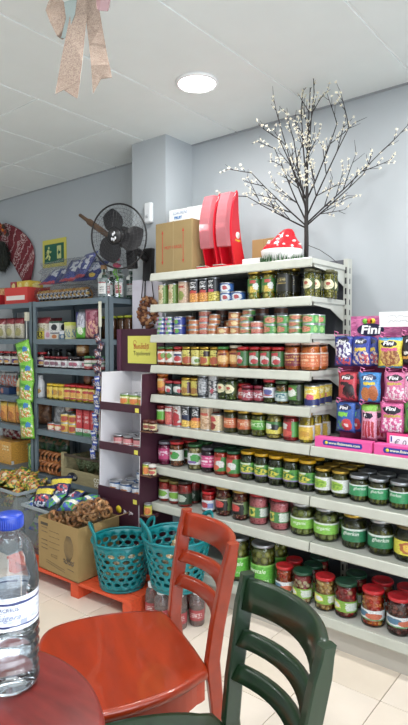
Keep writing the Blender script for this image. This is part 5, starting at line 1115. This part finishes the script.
bot = [ony(*p, 2.58) for p in ((-8, 246), (-1, 250), (4, 254), (8, 258), (11, 262), (14, 266), (17, 271), (19.5, 275), (21.5, 279), (23, 283), (25, 286))]
t = thing('striped_shawl', 'dark red woven shawl with pale stripes draped on the wall', 'shawl', (0, 0, 0))
ob('cloth', sheet(top, bot, 2.582, lab('#7d1c2a', *stripes, rough=.9, coat=0), .006, 12, .004), t)
bm = bmesh.new(); rnd = random.Random(2)
for q in range(14):
    p = ony(-4 + rnd.uniform(0, 11), 223 + rnd.uniform(0, 12), 2.55); ico(bm, p, rnd.uniform(.015, .028), 1, q % 3, (1, .6, 1))
ob('flower_trim', to_mesh(bm, [mat('#c8722c', .7), mat('#8a2f22', .7), mat('#3a2a22', .7)], True), t)
p0 = ony(3, 256, 2.55)
t = thing('fur_hat', 'shaggy dark green grey fur hat hanging below the shawl', 'hat', (p0.x - .03, 2.53, p0.z - .14))
bm = bmesh.new()
for q in range(420):
    a = rnd.uniform(0, 6.28); zz = rnd.uniform(.02, .26); rr = .13 * math.sin(math.pi * min(.98, max(.06, zz / .28))) ** .5
    x, y = rr * math.cos(a), rr * .45 * math.sin(a); L_ = rnd.uniform(.02, .045)
    tip = (x * 1.12 + rnd.uniform(-.01, .01), y * 1.15, zz - L_)
    v = [bm.verts.new(c_) for c_ in ((x - .006, y, zz), (x + .006, y, zz), tip)]; bm.faces.new(v)
tag(ob('shaggy_pile', to_mesh(bm, mat('#2f332c', .9, noise=.3, scale=60)), t), kind='stuff')
me = lathe([(0, .27), (.06, .255), (.10, .21), (.118, .14), (.11, .06), (.08, .02), (0, .02)], mat('#22251f', .95), 18)
for v in me.vertices: v.co.y *= .45
ob('hat_body', me, t)
# glitter bow hanging from the ceiling
GLT = bpy.data.materials.new('glitter'); GLT.use_nodes = True; N = GLT.node_tree.nodes; L = GLT.node_tree.links; b = N['Principled BSDF']
tc = N.new('ShaderNodeTexCoord'); v = N.new('ShaderNodeTexVoronoi'); v.inputs['Scale'].default_value = 420; L.new(tc.outputs['Object'], v.inputs['Vector'])
cr = N.new('ShaderNodeValToRGB'); cr.color_ramp.elements[0].color = srgb('#7c675c'); cr.color_ramp.elements[1].color = srgb('#a89788'); L.new(v.outputs['Color'], cr.inputs[0]); L.new(cr.outputs[0], b.inputs['Base Color'])
b.inputs['Metallic'].default_value = .45; b.inputs['Roughness'].default_value = .38
nm = N.new('ShaderNodeBump'); nm.inputs['Strength'].default_value = .5; nm.inputs['Distance'].default_value = .002; L.new(v.outputs['Color'], nm.inputs['Height']); L.new(nm.outputs[0], b.inputs['Normal'])
SIL = mat('#b9c4c4', .18, .95); PKS = mat('#c2a0a4', .25, .7)
DB = 1.6; org = CAM + ray(84, -12) * DB
def bo(px, py, dd=0.0): return (CAM + ray(px, py) * (DB + dd)) - org
def strip(lefts, rights, m, th=.0012):
    bm = bmesh.new(); vs_ = []
    n_ = fw.normalized() * th
    for A, B in zip(lefts, rights): vs_.append([bm.verts.new(p) for p in (A, B, B + n_, A + n_)])
    for a, c in zip(vs_, vs_[1:]):
        for i in range(4): bm.faces.new((a[i], a[(i + 1) % 4], c[(i + 1) % 4], c[i]))
    bm.faces.new(vs_[0]); bm.faces.new(vs_[-1])
    return to_mesh(bm, m, False)
t = thing('ribbon_bow', 'large glittery rose gold ribbon bow hanging from the ceiling', 'bow', org)
ob('ribbon_tail', strip([bo(73, -5), bo(70, 15, -.01), bo(66, 35, -.012), bo(61, 60, -.005), bo(57.5, 80), bo(55, 94)], [bo(88, -5), bo(87, 15, .0), bo(85, 35), bo(82.5, 60), bo(80, 80), bo(67, 88.5)], GLT), t)
ob('ribbon_tail', strip([bo(61.5, 88.5, .001), bo(66.5, 86, .001)], [bo(77.5, 99, .001), bo(80.3, 80, .001)], GLT), t)
ob('ribbon_tail', strip([bo(85.5, -5, .006), bo(86.5, 25, .004), bo(89, 45, .0), bo(91, 65, .003), bo(92.8, 94)], [bo(97, -5, .006), bo(102, 25, .006), bo(106, 48, .01), bo(109.5, 65, .012), bo(101, 79, .003)], GLT), t)
ob('ribbon_tail', strip([bo(97, 76, .004), bo(101, 79, .004)], [bo(109.5, 64, .012), bo(112, 77.5, .012)], GLT), t)
ob('ribbon_loop', strip([bo(76, -4, .03), bo(60, -2, .05), bo(48, 2, .04), bo(45.5, 10, .02), bo(50, 22, .0), bo(57, 36, .0), bo(62, 39.5, .02)], [bo(80, -22, .03), bo(64, -20, .05), bo(56, -8, .04), bo(64, 2, .02), bo(70, 6, 0), bo(72, 18, .0), bo(68, 36, .02)], GLT), t)
ob('loop_lining', strip([bo(64, 2, -.012), bo(66, 18, -.008), bo(61, 38, -.004)], [bo(77, -2, -.014), bo(75, 14, -.012), bo(66, 38, -.006)], SIL), t)
ob('ribbon_loop', strip([bo(90, -20, .02), bo(104, -18, .0), bo(112, -12, .0), bo(110, -6, .02)], [bo(92, 4, .02), bo(99, 10.5, .0), bo(108, 11, .0), bo(110, 6, .02)], PKS), t)
ob('ribbon_loop', strip([bo(70, -40, .0), bo(52, -50, .02), bo(40, -36, .03)], [bo(78, -20, .0), bo(62, -22, .02), bo(48, -14, .03)], GLT), t); ob('ribbon_loop', strip([bo(98, -20, 0), bo(112, -24, .02), bo(122, -16, .03)], [bo(92, -40, 0), bo(112, -50, .02), bo(126, -36, .03)], GLT), t)
bm = bmesh.new(); ico(bm, bo(84, -12), .028, 3); ob('knot', to_mesh(bm, GLT, True), t)
ob('thread', tube([Vector((0, 0, .01)), Vector((0, 0, ZC - org.z))], .001, mat('#d8d8d8', .5), 5), t)

# ------------------------------------------------------------------ pallet, cardboard box, tubs, baskets
PAL = mat('#d8532f', .55, noise=.12, scale=12, stretch=(1, 6, 6))
t = thing('pallet', 'orange red painted wooden pallet under box and basket', 'pallet', (-2.41, 1.965, 0), R(3.5))
for k in range(4): ob('deck_board', box_me(-.49, .49, -.19 + k * .074, -.19 + k * .074 + .066, .073, .090, PAL, .0015), t)
for xx in (-.48, .055, .43): ob('bearer', box_me(xx, xx + .06, -.185, .095, 0, .073, PAL, .0015), t)
BOXM = mat('#9c8254', .75, noise=.05, scale=10)
bx0, bx1, by0, by1, bz0, bz1 = -2.612, -2.268, 1.775, 2.06, .0905, .376
t = thing('cardboard_box', 'open brown cardboard box with printed garlic bulb on the pallet', 'box', ((bx0 + bx1) / 2, (by0 + by1) / 2, bz0)); w2, d2, hh = (bx1 - bx0) / 2, (by1 - by0) / 2, bz1 - bz0
ob('front_wall', box_me(-w2, w2, -d2, -d2 + .004, 0, hh, BOXM), t); ob('back_wall', box_me(-w2, w2, d2 - .004, d2, 0, hh, BOXM), t)
for s in (-1, 1): ob('side_wall', box_me(s * w2 - (.004 if s > 0 else 0), s * w2 + (.004 if s < 0 else 0), -d2 + .004, d2 - .004, 0, hh, BOXM), t)
ob('bottom', box_me(-w2, w2, -d2, d2, 0, .003, BOXM), t)
ob('side_flap', prism([(w2, hh), (w2 + .075, hh + .03), (w2 + .075, hh + .033), (w2, hh + .003)], 'y', -d2 + .16, d2, BOXM), t)
inkg = mat('#6d5f4c', .7)
bm = bmesh.new(); yy = -d2 - .0008
def stroke(pts, r=.0012): tube_bm([(x, yy, z) for x, z in pts], r, 4, bm)
for q in range(8):
    tt = q / 7; stroke([(.095 + (tt - .5) * .075 * math.sin(.2 + 2.6 * s / 8), .095 + .135 * s / 8) for s in range(9)], .0014)
stroke([(.055 + .08 * q / 10, .085 + .006 * math.sin(q * 2)) for q in range(11)], .004); stroke([(.05 + .09 * q / 10, .098 + .006 * math.sin(q * 2.7)) for q in range(11)], .003)
for z in (.235, .212, .165, .142, .12):
    stroke([(-.145 + .055 * q / 6, z + .0015 * math.sin(q * 2)) for q in range(7)], .0018)
for z in (.225, .195, .165, .135): stroke([(-.075 + .09 * q / 8, z + .0012 * math.sin(q * 3)) for q in range(9)], .001)
stroke([(-.055, .10), (-.005, .10), (-.005, .088), (-.055, .088), (-.055, .10)], .001)
for z in (.06, .048): stroke([(-.10 + .16 * q / 12, z - .02 * q / 12 + .0012 * math.sin(q * 3)) for q in range(13)], .0012)
stroke([(.085 + .05 * q / 6, .055 - .004 * q / 6) for q in range(7)], .002)
ob('printed_drawing', to_mesh(bm, inkg, True), t)
ob('printed_title', box_me(-.15, -.085, -d2 - .0008, -d2, .247, .262, mat('#4a4236', .7)), t)
# bread rings in a clear bag lying in the box
t = thing('bread_ring_bag', 'clear bag of small bread rings lying across the cardboard box', 'bread rings', (-2.43, 1.925, .30), rot=(0, R(-18), R(17)))
sring = [tube([(.027 * math.cos(a * .628), 0, .027 * math.sin(a * .628)) for a in range(10)], .0078, m_, 6, True) for m_ in (mat('#b98b5c', .5, noise=.15, scale=40), mat('#a8764a', .5, noise=.15, scale=40), mat('#c79c6e', .5, noise=.15, scale=40))]
rnd = random.Random(8)
for i in range(44):
    ob('bread_ring', sring[i % 3], t, (-.13 + .0075 * i, rnd.uniform(-.05, .05), .065 + .03 * math.sin(i * 1.9) + .02), (rnd.uniform(-.5, .5), rnd.uniform(-.5, .5), rnd.uniform(.6, 2.2)))
ob('film_bag', film(.40, .17, .15, 7), t)
# transparent tubs
TUB = glass('#cdd6da', .10, .8, .14)
def tub(x0, x1, y0, y1, z0, z1, label):
    t = thing('storage_tub', label, 'tub', ((x0 + x1) / 2, (y0 + y1) / 2, z0)); a, b, h = (x1 - x0) / 2, (y1 - y0) / 2, z1 - z0
    bm = bmesh.new(); k = .93; lo = [(-a * k, -b * k), (a * k, -b * k), (a * k, b * k), (-a * k, b * k)]; hi = [(-a, -b), (a, -b), (a, b), (-a, b)]
    vl = [bm.verts.new((x, y, 0.001)) for x, y in lo]; vh = [bm.verts.new((x, y, h)) for x, y in hi]
    for i in range(4): bm.faces.new((vl[i], vl[(i + 1) % 4], vh[(i + 1) % 4], vh[i]))
    bm.faces.new(vl[::-1]); ob('tub_body', to_mesh(bm, TUB), t)
    RM = glass('#c3ced2', .15, .8, .5)
    bm = bmesh.new()
    for (xa, xb, ya, yb) in ((-a - .012, a + .012, -b - .012, -b + .004), (-a - .012, a + .012, b - .004, b + .012), (-a - .012, -a + .004, -b + .004, b - .004), (a - .004, a + .012, -b + .004, b - .004)): add_box(bm, xa, xb, ya, yb, h - .014, h)
    ob('rim', to_mesh(bm, RM), t)
tub(-3.50, -2.965, 1.87, 2.17, 0, .42, 'clear plastic tub heaped with yellow green sweets bags')
tub(-2.885, -2.632, 1.86, 2.16, .0905, .375, 'clear plastic tub of navy and yellow sweets bags beside box')
YG = lab('#d2bc34', ('b', 0, 0, 1, 1, '#3f6f2c', 5), ('b', 0, .2, 1, .8, '#c8622c', 7), ('e', .5, .5, .2, .15, '#d9c9a0'))
NV = [lab('#1f2a5a', ('r', 0, .58, 1, .84, '#e6cf1f'), ('b', .1, .25, .9, .52, '#c8404a', 6), ('b', .1, .05, .9, .25, '#cfd6e4', 7)), lab('#22306a', ('e', .4, .5, .28, .2, '#e3e6ee'), ('r', .1, .78, .9, .95, '#e6cf1f'), ('b', .2, .35, .8, .6, '#c23a50', 5)), lab('#2a54b0', ('b', 0, 0, 1, 1, '#4aa84a', 4), ('r', 0, .4, 1, .6, '#e8e6d8'))]
rnd = random.Random(12)
def heap(x0, x1, y0, y1, z, n, mats, wd, ht, dome, desc, grp, cat='sweets bag'):
    for i in range(n):
        u, v_ = rnd.random(), rnd.random(); x, y = x0 + u * (x1 - x0), y0 + v_ * (y1 - y0)
        zz = z + dome * (1 - (2 * u - 1) ** 2) * (1 - .6 * (2 * v_ - 1) ** 2) * rnd.uniform(.6, 1)
        me = pillow(wd, ht, .035, mats[i % len(mats)], 100 + i, 6, 6)
        me.transform(Matrix.Translation((0, 0, -ht / 2)))
        tag(ob('sweets_bag', me, None, (x, y, zz), (R(rnd.uniform(-80, -35)), R(rnd.uniform(-25, 25)), R(rnd.uniform(-40, 70)))), desc, cat, grp)
heap(-3.45, -3.02, 1.92, 2.13, .33, 16, [YG], .10, .10, .02, 'small yellow green sweets bag inside the clear tub', 'bags inside the tub of yellow green sweets')
heap(-3.42, -3.02, 1.91, 2.13, .405, 24, [YG], .10, .10, .065, 'small yellow green sweets bag topping the clear tub heap', 'bags topping the tub of yellow green sweets')
heap(-2.84, -2.68, 1.91, 2.11, .14, 8, [lab('#d8b8a0', ('b', 0, 0, 1, 1, '#c8607a', 4), ('b', 0, 0, 1, 1, '#d8c23a', 6))], .11, .11, .02, 'pastel sweets bag low inside the clear tub', 'pastel bags low in the second tub')
heap(-2.84, -2.68, 1.91, 2.11, .25, 8, [NV[2], NV[1]], .11, .12, .02, 'blue sweets bag inside the tub beside the box', 'blue bags inside the second tub')
for i, (px, py, y, sz, rz, tl, mi) in enumerate(((43, 497, 1.93, .15, 10, -38, 0), (55, 500, 1.92, .13, -20, -60, 2), (60, 487, 2.02, .15, 25, -42, 0), (74, 497, 1.98, .12, -10, -60, 1), (36, 503, 1.92, .11, 30, -60, 2), (70, 504, 1.90, .12, 15, -65, 2), (88, 500, 2.0, .11, -15, -65, 2), (48, 492, 2.0, .13, 0, -50, 1))):
    p = ony(px, py, y); me = pillow(sz, sz * .95, .05, NV[mi], 140 + i); me.transform(Matrix.Translation((0, 0, -sz * .47)))
    tag(ob('sweets_bag', me, None, p, (R(tl), R(-8), R(rz))), ('navy sweets bag with broad yellow band on the heap', 'navy sweets bag with pale oval on the heap', 'blue and green sweets bag on the heap')[mi], 'sweets bag', ('yellow banded navy bags on the heap', 'pale oval navy bags on the heap', 'blue green bags on the heap')[mi])
# baskets
TEAL = mat('#0b777d', .35, noise=.03, scale=8)
def basket(loc, label, rb, rtop, h, rz):
    t = thing('laundry_basket', label, 'basket', loc, rz)
    bm = bmesh.new(); NC, NR = 18, 6; K = 12
    def surf(u, v): r = rb + (rtop - rb) * v; a = 2 * math.pi * u; return Vector((r * math.cos(a), r * math.sin(a), .012 + (h - .012) * v))
    z0, z1 = .09, .86
    def band(v0, v1):
        for i in range(NC * 2):
            bm.faces.new([bm.verts.new(surf(*q)) for q in ((i / (NC * 2), v0), ((i + 1) / (NC * 2), v0), ((i + 1) / (NC * 2), v1), (i / (NC * 2), v1))])
    band(0, z0); band(z1, 1)
    for r in range(NR):
        for c in range(NC):
            off = .5 * (r % 2); u0, u1 = (c + off) / NC, (c + 1 + off) / NC; v0, v1 = z0 + (z1 - z0) * r / NR, z0 + (z1 - z0) * (r + 1) / NR
            uc, vc = (u0 + u1) / 2, (v0 + v1) / 2; outer = []; inner = []; big = .33 + .05 * r / NR
            for k in range(K):
                a = 2 * math.pi * (k + .5) / K; ca, sa = math.cos(a), math.sin(a); m_ = max(abs(ca), abs(sa))
                outer.append(bm.verts.new(surf(uc + (u1 - u0) * .5 * ca / m_, vc + (v1 - v0) * .5 * sa / m_))); inner.append(bm.verts.new(surf(uc + (u1 - u0) * big * ca, vc + (v1 - v0) * big * 1.02 * sa)))
            for k in range(K): bm.faces.new((outer[k], outer[(k + 1) % K], inner[(k + 1) % K], inner[k]))
    bmesh.ops.remove_doubles(bm, verts=bm.verts, dist=.0004)
    me = to_mesh(bm, TEAL, True); o = ob('basket_wall', me, t)
    so = o.modifiers.new('thickness', 'SOLIDIFY'); so.thickness = .0035; so.offset = -1
    ob('basket_base', lathe([(0, 0), (rb * .96, 0), (rb, .006), (rb, .014), (0, .014)], TEAL, 32), t)
    ob('rim', tube([(rtop * math.cos(a * math.pi / 20), rtop * math.sin(a * math.pi / 20), h) for a in range(40)], .0065, TEAL, 8, True), t)
    for s in (math.pi, 0):
        secs = []
        for i in range(13):
            f = i / 12; ang = s + (f - .5) * .95; lift = .085 * (math.sin(math.pi * f) ** .45); rr = rtop + .012 * math.sin(math.pi * f)
            c_ = Vector((rr * math.cos(ang), rr * math.sin(ang), h + lift)); rad = Vector((math.cos(ang), math.sin(ang), 0))
            tn = Vector((-math.sin(ang), math.cos(ang), .0)) * math.cos(math.pi * f) * 1.0; nz = (Vector((0, 0, 1)) * (abs(math.sin(math.pi * f)) + .1) + Vector((-math.sin(ang), math.cos(ang), 0)) * (-math.cos(math.pi * f))).normalized() * .011
            secs.append([c_ + rad * .004 + nz, c_ - rad * .004 + nz, c_ - rad * .004 - nz, c_ + rad * .004 - nz])
        ob('handle', sweep_rect(secs, TEAL, True), t)
    return t
B1 = Vector((-2.085, 1.915, .0905)); B2 = Vector((-1.745, 1.955, .172))
basket(B1, 'teal perforated plastic basket standing on the red pallet', .118, .155, .245, R(55))
basket(B2, 'teal perforated plastic basket on bottles behind the orange chair', .125, .165, .245, R(60))
def rolls(c, h, n, rmax, label, grp, seed):
    rn = random.Random(seed)
    for i in range(n):
        a = rn.uniform(0, 6.28); r = rmax * math.sqrt(rn.random()); z = c.z + rn.uniform(.05, h)
        me = pillow(.07, .07, .034, random.choice(RL), 200 + i, 5, 5); me.transform(Matrix.Translation((0, 0, -.035)))
        tag(ob('snack_packet', me, None, (c.x + r * math.cos(a), c.y + r * math.sin(a), z), (rn.uniform(0, 3), rn.uniform(0, 3), rn.uniform(0, 3))), label, 'packet', grp)
RL = [lab('#b8a070', ('b', 0, 0, 1, 1, '#8a6a3a', 5)), lab('#cfc6a8', ('b', 0, 0, 1, 1, '#a8804a', 6)), lab('#9a8a5a', ('b', 0, 0, 1, 1, '#d2ccb8', 5)), lab('#8a7040', ('b', 0, 0, 1, 1, '#c8bc98', 4))]
rolls(B1, .17, 26, .078, 'small tan wrapped packet inside the basket on pallet', 'packets in the basket on the pallet', 1)
rolls(B2, .17, 26, .084, 'small tan wrapped packet inside the basket on bottles', 'packets in the basket on the bottles', 2)
# bottles under the second basket
for i, (x, y) in enumerate(((-1.86, 1.905), (-1.775, 1.878), (-1.69, 1.91), (-1.645, 1.985), (-1.83, 1.99), (-1.74, 1.97), (-1.70, 2.06), (-1.80, 2.07))):
    t = thing('juice_bottle', 'squat clear bottle with white cap and red label under basket', 'bottle', (x, y, 0), R(30), 'bottles under the second basket')
    r = .037
    ob('bottle_body', lathe([(0, .001), (r * .9, .001), (r, .01), (r, .105), (r * .8, .135), (r * .52, .148), (r * .5, .16)], glass('#e8dcd8', .05, 1, .12), 18), t)
    ob('drink', lathe([(0, .004), (r * .92, .006), (r * .94, .07), (0, .07)], mat('#7a4a3a', .3), 16), t)
    ob('cap', lathe([(r * .58, .148), (r * .6, .15), (r * .6, .17), (0, .171)], mat('#e2e6e6', .4), 18), t)
    ob('label', wrap(r + .0006, .03, .08, 170, lab('#a8353c', ('t', .2, .3, .8, .7, '#e0d0cc'))), t)

# ------------------------------------------------------------------ chairs, table, water bottle
def chair(loc, rz, m, mside, label, half_top=.170):
    t = thing('wooden_chair', label, 'chair', (loc[0], loc[1], 0), rz)
    SZc = .45
    # seat outline (x across, y back=0, front negative)
    pts = []
    ctrl = [(-.15, .008), (-.195, -.03), (-.225, -.10), (-.242, -.20), (-.240, -.30), (-.215, -.37), (-.15, -.405), (-.06, -.418), (.06, -.418), (.15, -.405), (.215, -.37), (.240, -.30), (.242, -.20), (.225, -.10), (.195, -.03), (.15, .008)]
    n = len(ctrl)
    for i in range(n):
        p0, p1, p2, p3 = [Vector(ctrl[(i + k) % n]) for k in (-1, 0, 1, 2)]
        for s in (0, .34, .67):
            pts.append(.5 * ((2 * p1) + (p2 - p0) * s + (2 * p0 - 5 * p1 + 4 * p2 - p3) * s * s + (3 * p1 - p0 - 3 * p2 + p3) * s ** 3))
    c = Vector((0, -.2))
    def ringz(k, z): return [((c + (p - c) * k).x, (c + (p - c) * k).y, z) for p in pts]
    bm = bmesh.new(); prof = [(.3, SZc - .009), (.7, SZc - .007), (.93, SZc - .0005), (.975, SZc), (.995, SZc - .006), (1.0, SZc - .014), (.992, SZc - .024), (.96, SZc - .028), (.3, SZc - .028)]
    rings = [[bm.verts.new(p) for p in ringz(k, z)] for k, z in prof]
    for a, b in zip(rings, rings[1:]):
        for i in range(len(pts)): bm.faces.new((a[i], a[(i + 1) % len(pts)], b[(i + 1) % len(pts)], b[i]))
    bm.faces.new(rings[0]); bm.faces.new(rings[-1])
    ob('seat', to_mesh(bm, m, True), t)
    bm = bmesh.new(); rings = [[bm.verts.new(p) for p in ringz(k, z)] for k, z in ((.965, SZc - .028), (.965, SZc - .085), (.90, SZc - .085), (.90, SZc - .028))]
    for a, b in zip(rings, rings[1:]):
        for i in range(len(pts)): bm.faces.new((a[i], a[(i + 1) % len(pts)], b[(i + 1) % len(pts)], b[i]))
    ob('apron', to_mesh(bm, mside, False), t)
    yz = lambda z: .028 + (.12 * (z - .45) + .06 * max(0, z - .55) if z > .45 else .10 * (.45 - z))
    def xz(z): return .148 + (half_top - .148) * max(0, (z - .45) / .33)
    for s in (-1, 1):
        secs = []
        for z in (0, .2, .40, .45, .55, .65, .72, .765, .785):
            k = 1.0 if z > .3 else .8; w_ = .0125 * k; dp = .021 * k * (1 if z < .76 else .75); x = s * xz(z)
            cc = .004
            y = yz(z); secs.append([(x - w_, y - dp + cc, z), (x - w_ + cc, y - dp, z), (x + w_ - cc, y - dp, z), (x + w_, y - dp + cc, z), (x + w_, y + dp - cc, z), (x + w_ - cc, y + dp, z), (x - w_ + cc, y + dp, z), (x - w_, y + dp - cc, z)])
        ob('back_post', sweep_rect(secs, m), t)
        fx = s * .175
        ob('front_leg', tube([(fx * 1.06, -.35, 0), (fx, -.335, .25), (fx, -.33, SZc - .03)], .016, m, 12, taper=[.012, .016, .019]), t)
    for (za, zb, bow, th) in ((.703, .778, .055, .011), (.622, .658, .050, .010), (.545, .580, .045, .010)):
        secs = []; hw = xz((za + zb) / 2) - .010
        for i in range(13):
            f = i / 12; x = -hw + 2 * hw * f; y = yz((za + zb) / 2) + bow * (1 - (2 * f - 1) ** 2)
            dx = 2 * hw; dy = -bow * 4 * (2 * f - 1); nn = Vector((-dy, dx)).normalized() * th
            tilt = .008
            q = .005
            secs.append([(x - nn.x, y - nn.y - tilt, za + q), (x - nn.x * .5, y - nn.y * .5 - tilt, za), (x + nn.x * .5, y + nn.y * .5 - tilt, za), (x + nn.x, y + nn.y - tilt, za + q), (x + nn.x, y + nn.y + tilt, zb - q), (x + nn.x * .5, y + nn.y * .5 + tilt, zb), (x - nn.x * .5, y - nn.y * .5 + tilt, zb), (x - nn.x, y - nn.y + tilt, zb - q)])
        ob('back_rail', sweep_rect(secs, m, True), t)
    ob('stretcher', tube([(-.17, -.34, .2), (-.145, .045, .2)], .009, m, 8), t); ob('stretcher', tube([(.17, -.34, .2), (.145, .045, .2)], .009, m, 8), t)
    return t
ORG = mat('#8f2c0e', .28, noise=.16, scale=5, coat=.3, stretch=(1, 5, 5)); ORG2 = mat('#a83c24', .35, noise=.08, scale=6)
GRN = mat('#142b17', .3, noise=.2, scale=7, coat=.3, stretch=(5, 5, 1))
chair((-1.078, 1.235), R(-27), ORG, ORG2, 'orange red wooden chair in front of the baskets')
chair((-.64, .937), R(-30), GRN, GRN, 'dark green wooden chair beside the orange one')
TAB = mat('#6f2420', .35, noise=.22, scale=6, coat=.2, stretch=(2, 9, 2))
t = thing('round_table', 'round dark red wooden table holding the water bottle', 'table', (-.84, .325, 0))
ob('table_top', lathe([(0, .722), (.29, .722), (.299, .728), (.302, .738), (.299, .747), (.292, .75), (.15, .75), (0, .75)], TAB, 72), t)
ob('pedestal', lathe([(.045, .05), (.035, .12), (.032, .6), (.05, .70), (.12, .722), (0, .722)], TAB, 24), t)
for k in range(4):
    a = k * math.pi / 2 + .5; ob('foot', tube([(0, 0, .1), (.13 * math.cos(a), .13 * math.sin(a), .07), (.26 * math.cos(a), .26 * math.sin(a), .018)], .02, TAB, 8, taper=[.026, .022, .017]), t)
PET = glass('#f2f6f8', .02, 1.25, .03)
WAT = bpy.data.materials.new('water'); WAT.use_nodes = True; b = WAT.node_tree.nodes['Principled BSDF']; b.inputs['Transmission Weight'].default_value = 1; b.inputs['Roughness'].default_value = 0; b.inputs['IOR'].default_value = 1.33; b.inputs['Base Color'].default_value = (.97, .99, 1, 1)
p = onz(11.5, 683, .75)
t = thing('water_bottle', 'clear plastic water bottle with blue cap on the red table', 'bottle', (p.x, p.y, .7505), R(35)); t.scale = (1.13, 1.13, 1.0)
prof = [(0, .006), (.02, .004), (.034, .0), (.041, .006), (.0425, .016)]
for k in range(5): z = .024 + k * .016; prof += [(.0425, z), (.0405, z + .006), (.0405, z + .009), (.0425, z + .014)]
prof += [(.0425, .110), (.0415, .114), (.0415, .172), (.0425, .176), (.0420, .190), (.0405, .205), (.0385, .222), (.034, .240), (.027, .255), (.020, .263), (.0165, .267), (.0165, .272), (.021, .273), (.021, .276), (.0165, .277), (.0165, .292)]
me = lathe(prof, PET, 40)
for v in me.vertices:   # embossed diagonal swirls on the shoulder and shallow waves below
    a = math.atan2(v.co.y, v.co.x); 
    if .178 < v.co.z < .255: k = 1 + .018 * math.sin(7 * a + v.co.z * 120); v.co.x *= k; v.co.y *= k
    elif .02 < v.co.z < .108: k = 1 + .012 * math.sin(5 * a + v.co.z * 60); v.co.x *= k; v.co.y *= k
ob('bottle_body', me, t)
ob('water', lathe([(0, .008), (.033, .003), (.0395, .010), (.0395, .092), (0, .092)], WAT, 40), t)
CAPB = mat('#16379a', .35)
bm = lathe_bm([(.0185, .276), (.0205, .277), (.0208, .296), (.019, .2995), (0, .30)], 40)
for v in bm.verts:
    if abs(v.co.z - .277) < .0005 or abs(v.co.z - .296) < .0005:
        pass
ob('cap', to_mesh(bm, CAPB, True), t)
bm = bmesh.new()
for k in range(40):
    a = 2 * math.pi * k / 40; tube_bm([(.0207 * math.cos(a), .0207 * math.sin(a), .279), (.0209 * math.cos(a), .0209 * math.sin(a), .295)], .0007, 4, bm)
tag(ob('cap_ridges', to_mesh(bm, CAPB), t), kind='stuff')
lb = ob('label', wrap(.0422, .115, .171, 358, lab('#dfe3ea', ('r', 0, .78, 1, .84, '#2b3a72'), ('r', 0, .10, 1, .15, '#2b3a72'), ('b', 0, .2, 1, .5, '#cfd6e2', 9)), 36), t)
ob('label_lettering', text_me('ACREUS', .008, mat('#5a6488', .5), 0, 0, .0426), lb, (0, 0, .151), (0, 0, R(20)))
ob('label_lettering', text_me('Ligera', .014, mat('#8a94ae', .5), .35, 0, .0426), lb, (0, 0, .138), (0, 0, R(20)))
ob('label_mark', wrap(.0426, .124, .132, 14, mat('#9aa2b8', .5), 3), lb, rot=(0, 0, R(50)))

# ------------------------------------------------------------------ settle jars and cans so none touch, then say which is which
for it in range(60):
    moved = 0
    for i in range(len(REG)):
        a, ra, ha = REG[i][0].location, REG[i][3], REG[i][4]
        for j in range(i + 1, len(REG)):
            b, rb, hb = REG[j][0].location, REG[j][3], REG[j][4]
            dx, dy = b.x - a.x, b.y - a.y; mn = ra + rb + .0006
            if abs(dx) > mn or abs(dy) > mn or a.z + ha <= b.z + .001 or b.z + hb <= a.z + .001: continue
            d = math.hypot(dx, dy)
            if d >= mn: continue
            if d < 1e-5: dx, d = 1e-4, 1e-4
            q = (mn - d) / 2 / d; moved += 1
            a.x -= dx * q; a.y -= dy * q; b.x += dx * q; b.y += dy * q
    for t_, d_, w_, r_, h_ in REG:
        if 'white shelf' in w_: t_.location.y = min(max(t_.location.y, YF + .016 + r_), 2.53 - r_); t_.location.x = max(t_.location.x, GL + r_ - .002)
    if not moved: break
ORDN = ['nearest', 'second', 'third', 'fourth', 'fifth', 'sixth', 'seventh', 'eighth', 'ninth', 'tenth']
sets = {}
for e_ in REG: sets.setdefault((e_[1], e_[2]), []).append(e_)
for (d_, w_), es in sets.items():
    if len(es) < 2: continue
    mark = 'white rack' if 'stand' in w_ else 'column'; x_ref = -2.12 if 'stand' in w_ else -2.33
    cols = []
    for e_ in sorted(es, key=lambda e: abs(e[0].location.x - x_ref)):
        for c_ in cols:
            if abs(c_[0][0].location.x - e_[0].location.x) < e_[3] * .8: c_.append(e_); break
        else: cols.append([e_])
    for ci, c_ in enumerate(cols):
        rows_ = []
        for e_ in sorted(c_, key=lambda e: e[0].location.y):
            for r_ in rows_:
                if abs(r_[0][0].location.y - e_[0].location.y) < e_[3] * .8: r_.append(e_); break
            else: rows_.append([e_])
        for ri, r_ in enumerate(rows_):
            for zi, e_ in enumerate(sorted(r_, key=lambda e: e[0].location.z)):
                suf = []
                if len(cols) > 1: suf.append(ORDN[ci] + (' ' if ci == 0 else ' from ') + mark)
                if len(rows_) > 1: suf.append(['front row', 'row behind', 'third row', 'fourth row'][ri])
                if len(r_) > 1: suf.append(['bottom', 'second up', 'third up', 'fourth up', 'fifth up'][zi])
                words = (d_ + ' ' + w_).split(); tail = ', '.join(suf)
                for drop in ('bright', 'large', 'with', 'and', 'of', 'leafy', 'wide', 'on'):
                    if len(words) + len(tail.split()) <= 16: break
                    if drop in words: words.remove(drop)
                e_[0]['label'] = ' '.join(words) + (', ' + tail if tail else '')
